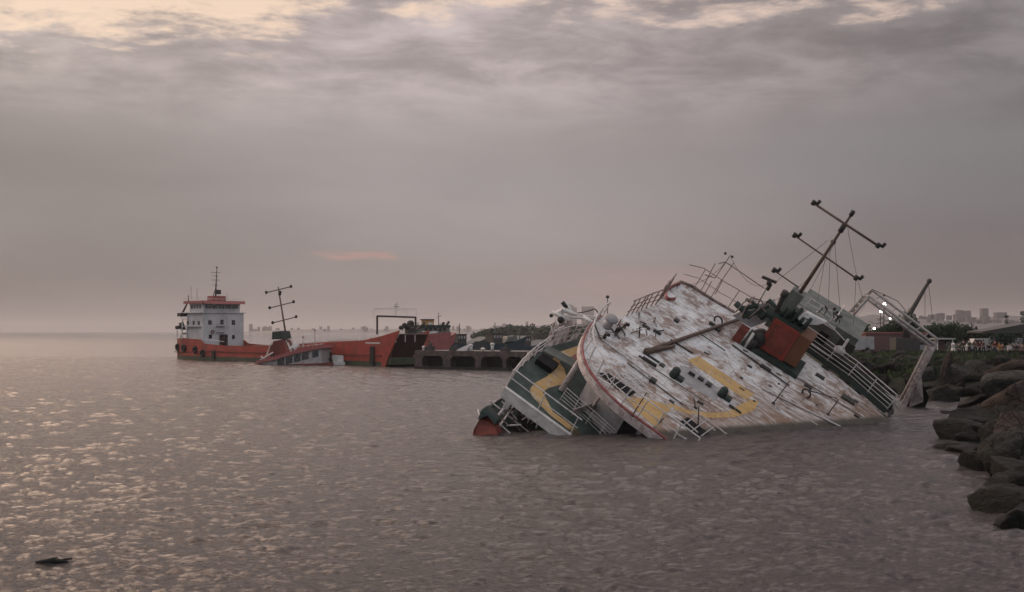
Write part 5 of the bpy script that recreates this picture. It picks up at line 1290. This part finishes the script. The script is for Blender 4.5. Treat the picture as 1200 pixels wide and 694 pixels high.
# ================================================================== FAR SHORES
M['farland'] = weathered('far_hillside', (.055, .048, .052), (.03, .032, .032), dirt_amt=.3, scale=.012, bump=0)
M['farbuild'] = weathered('far_buildings', (.10, .085, .09), (.07, .06, .065), dirt_amt=.2, scale=.05, bump=0)
def ridge(name, px0, px1, Y, f_h, n=90, depth=500):
    mb = MB(); P = []
    for k in range(n+1):
        px = px0+(px1-px0)*k/n; x_ = (px-600)/F*Y; P.append((x_, max(.5, f_h(px))))
    for (xa, za), (xb, zb) in zip(P, P[1:]):
        mb.add([(xa, Y-120, -1), (xb, Y-120, -1), (xb, Y, zb*.55), (xa, Y, za*.55), (xb, Y+depth, zb), (xa, Y+depth, za), (xb, Y+2*depth, -1), (xa, Y+2*depth, -1)], [(0, 1, 2, 3), (3, 2, 4, 5), (5, 4, 6, 7)], 0, True)
    o = mb.build(name, M['farland']); o['kind'] = 'structure'; return o
hR = lambda px: (19+3*math.sin(px*.03)+3*noise.noise(V3((px*.05, 1, 0)))+min(0, (px-1010)*.25))*2400/F
ridge('hills', 960, 1420, 2000, hR, depth=400)
hL = lambda px: (4.2+2.5*noise.noise(V3((px*.02, 5, 0)))+max(0, (px-560)*.03))*5000/F*min(1, max(0, (px-262)/60))
ridge('far_shore', 255, 1000, 4800, hL, depth=300)
g_ = random.Random(21)
def tower(px, Y, wpx, hpx, z_, label, group, name='apartment_building'):
    gx_ = (px-600)/F*Y; w_ = wpx*Y/F; h_ = hpx*Y/F
    mb = MB(); mb.box(-w_/2, w_/2, 0, w_*.8, -4, h_)
    k = g_.random()
    if k < .4: mb.box(-w_*.25, w_*.15, w_*.2, w_*.5, h_, h_*1.08)
    for j in range(1, int(max(1, h_/6))): mb.box(-w_/2-.4, w_/2+.4, -.5, .1, j*6-.3, j*6+.5)
    o = mb.build(name, M['farbuild'], None, (gx_, Y, z_)); tag(o, label, 'building', group)
for px, w_, h_, lb in [(671, 10, 28, 'left one of two pale hazy towers above the wreck winch'), (689, 14, 29, 'right and wider one of two pale hazy towers above the wreck winch')]: tower(px, 4700, w_, h_, 6, lb, 'pair of hazy towers', 'tower_block')
for k in range(70):
    px = g_.uniform(285, 655) if k < 58 else g_.uniform(520, 655); Y = g_.uniform(4650, 5100)
    tower(px, Y, g_.uniform(2.0, 5), g_.uniform(2.5, 6.5) if g_.random() < .8 else g_.uniform(6, 11), hL(px)*.45, 'faint pale building in the hazy skyline across the bay', 'hazy skyline buildings across the bay')
for k in range(95):
    px = g_.uniform(985, 1200); Y = g_.uniform(2000, 2380); t_ = (Y-2000)/400; hh = hR(px)*(.55+.45*t_)
    tower(px, Y, g_.uniform(2.5, 7), g_.uniform(2.5, 5.5), hh-2, 'small hazy building on the hillside behind the trees', 'hazy hillside buildings')
for px, w_, h_, lb in [(1125, 7, 9, 'wide hazy block on the ridge above the shelter'), (1134, 8, 9, 'hazy block just right of the widest one on the ridge'), (1154.5, 8, 13, 'tallest hazy block on the right hand ridge'), (1174, 12, 10, 'wide hazy block on the ridge above the orange top'), (1066, 3, 10, 'narrow hazy block on the ridge beside the crane foot')]:
    tower(px, 2330, w_, h_, hR(px)*.9, lb, 'hazy hillside buildings', 'tower_block')

# --- driftwood on the water, small floats -------------------------------
p = onwater(62, 661); r = empty('driftwood', (p.x, p.y, .03)); tag(r, 'dark piece of driftwood floating on the water', 'driftwood')
mb = MB(); mb.tube((-.40, 0, .0), (.05, .05, .05), .05, .075, n=8); mb.tube((.03, .05, .05), (.36, -.02, .02), .07, .03, n=8); mb.tube((-.15, .12, .0), (.38, .22, .06), .04, .02, n=7); mb.tube((-.05, .03, .06), (.05, .16, .10), .03, .02, n=6); mb.build('log', M['rubber'], r)

# ================================================================== HAZE
hz_mat = bpy.data.materials.new('haze'); hz_mat.use_nodes = True; t = NT(hz_mat.node_tree); t.n.clear()
out = t.node('ShaderNodeOutputMaterial'); pv = t.node('ShaderNodeVolumePrincipled')
pv.inputs['Color'].default_value = (.74, .72, .74, 1); pv.inputs['Density'].default_value = .00013; pv.inputs['Anisotropy'].default_value = .2
t.l.new(pv.outputs[0], out.inputs['Volume'])
mb = MB(); mb.box(-36000, 36000, -500, 18000, -140, 125); hz = mb.build('haze', hz_mat); hz['kind'] = 'stuff'
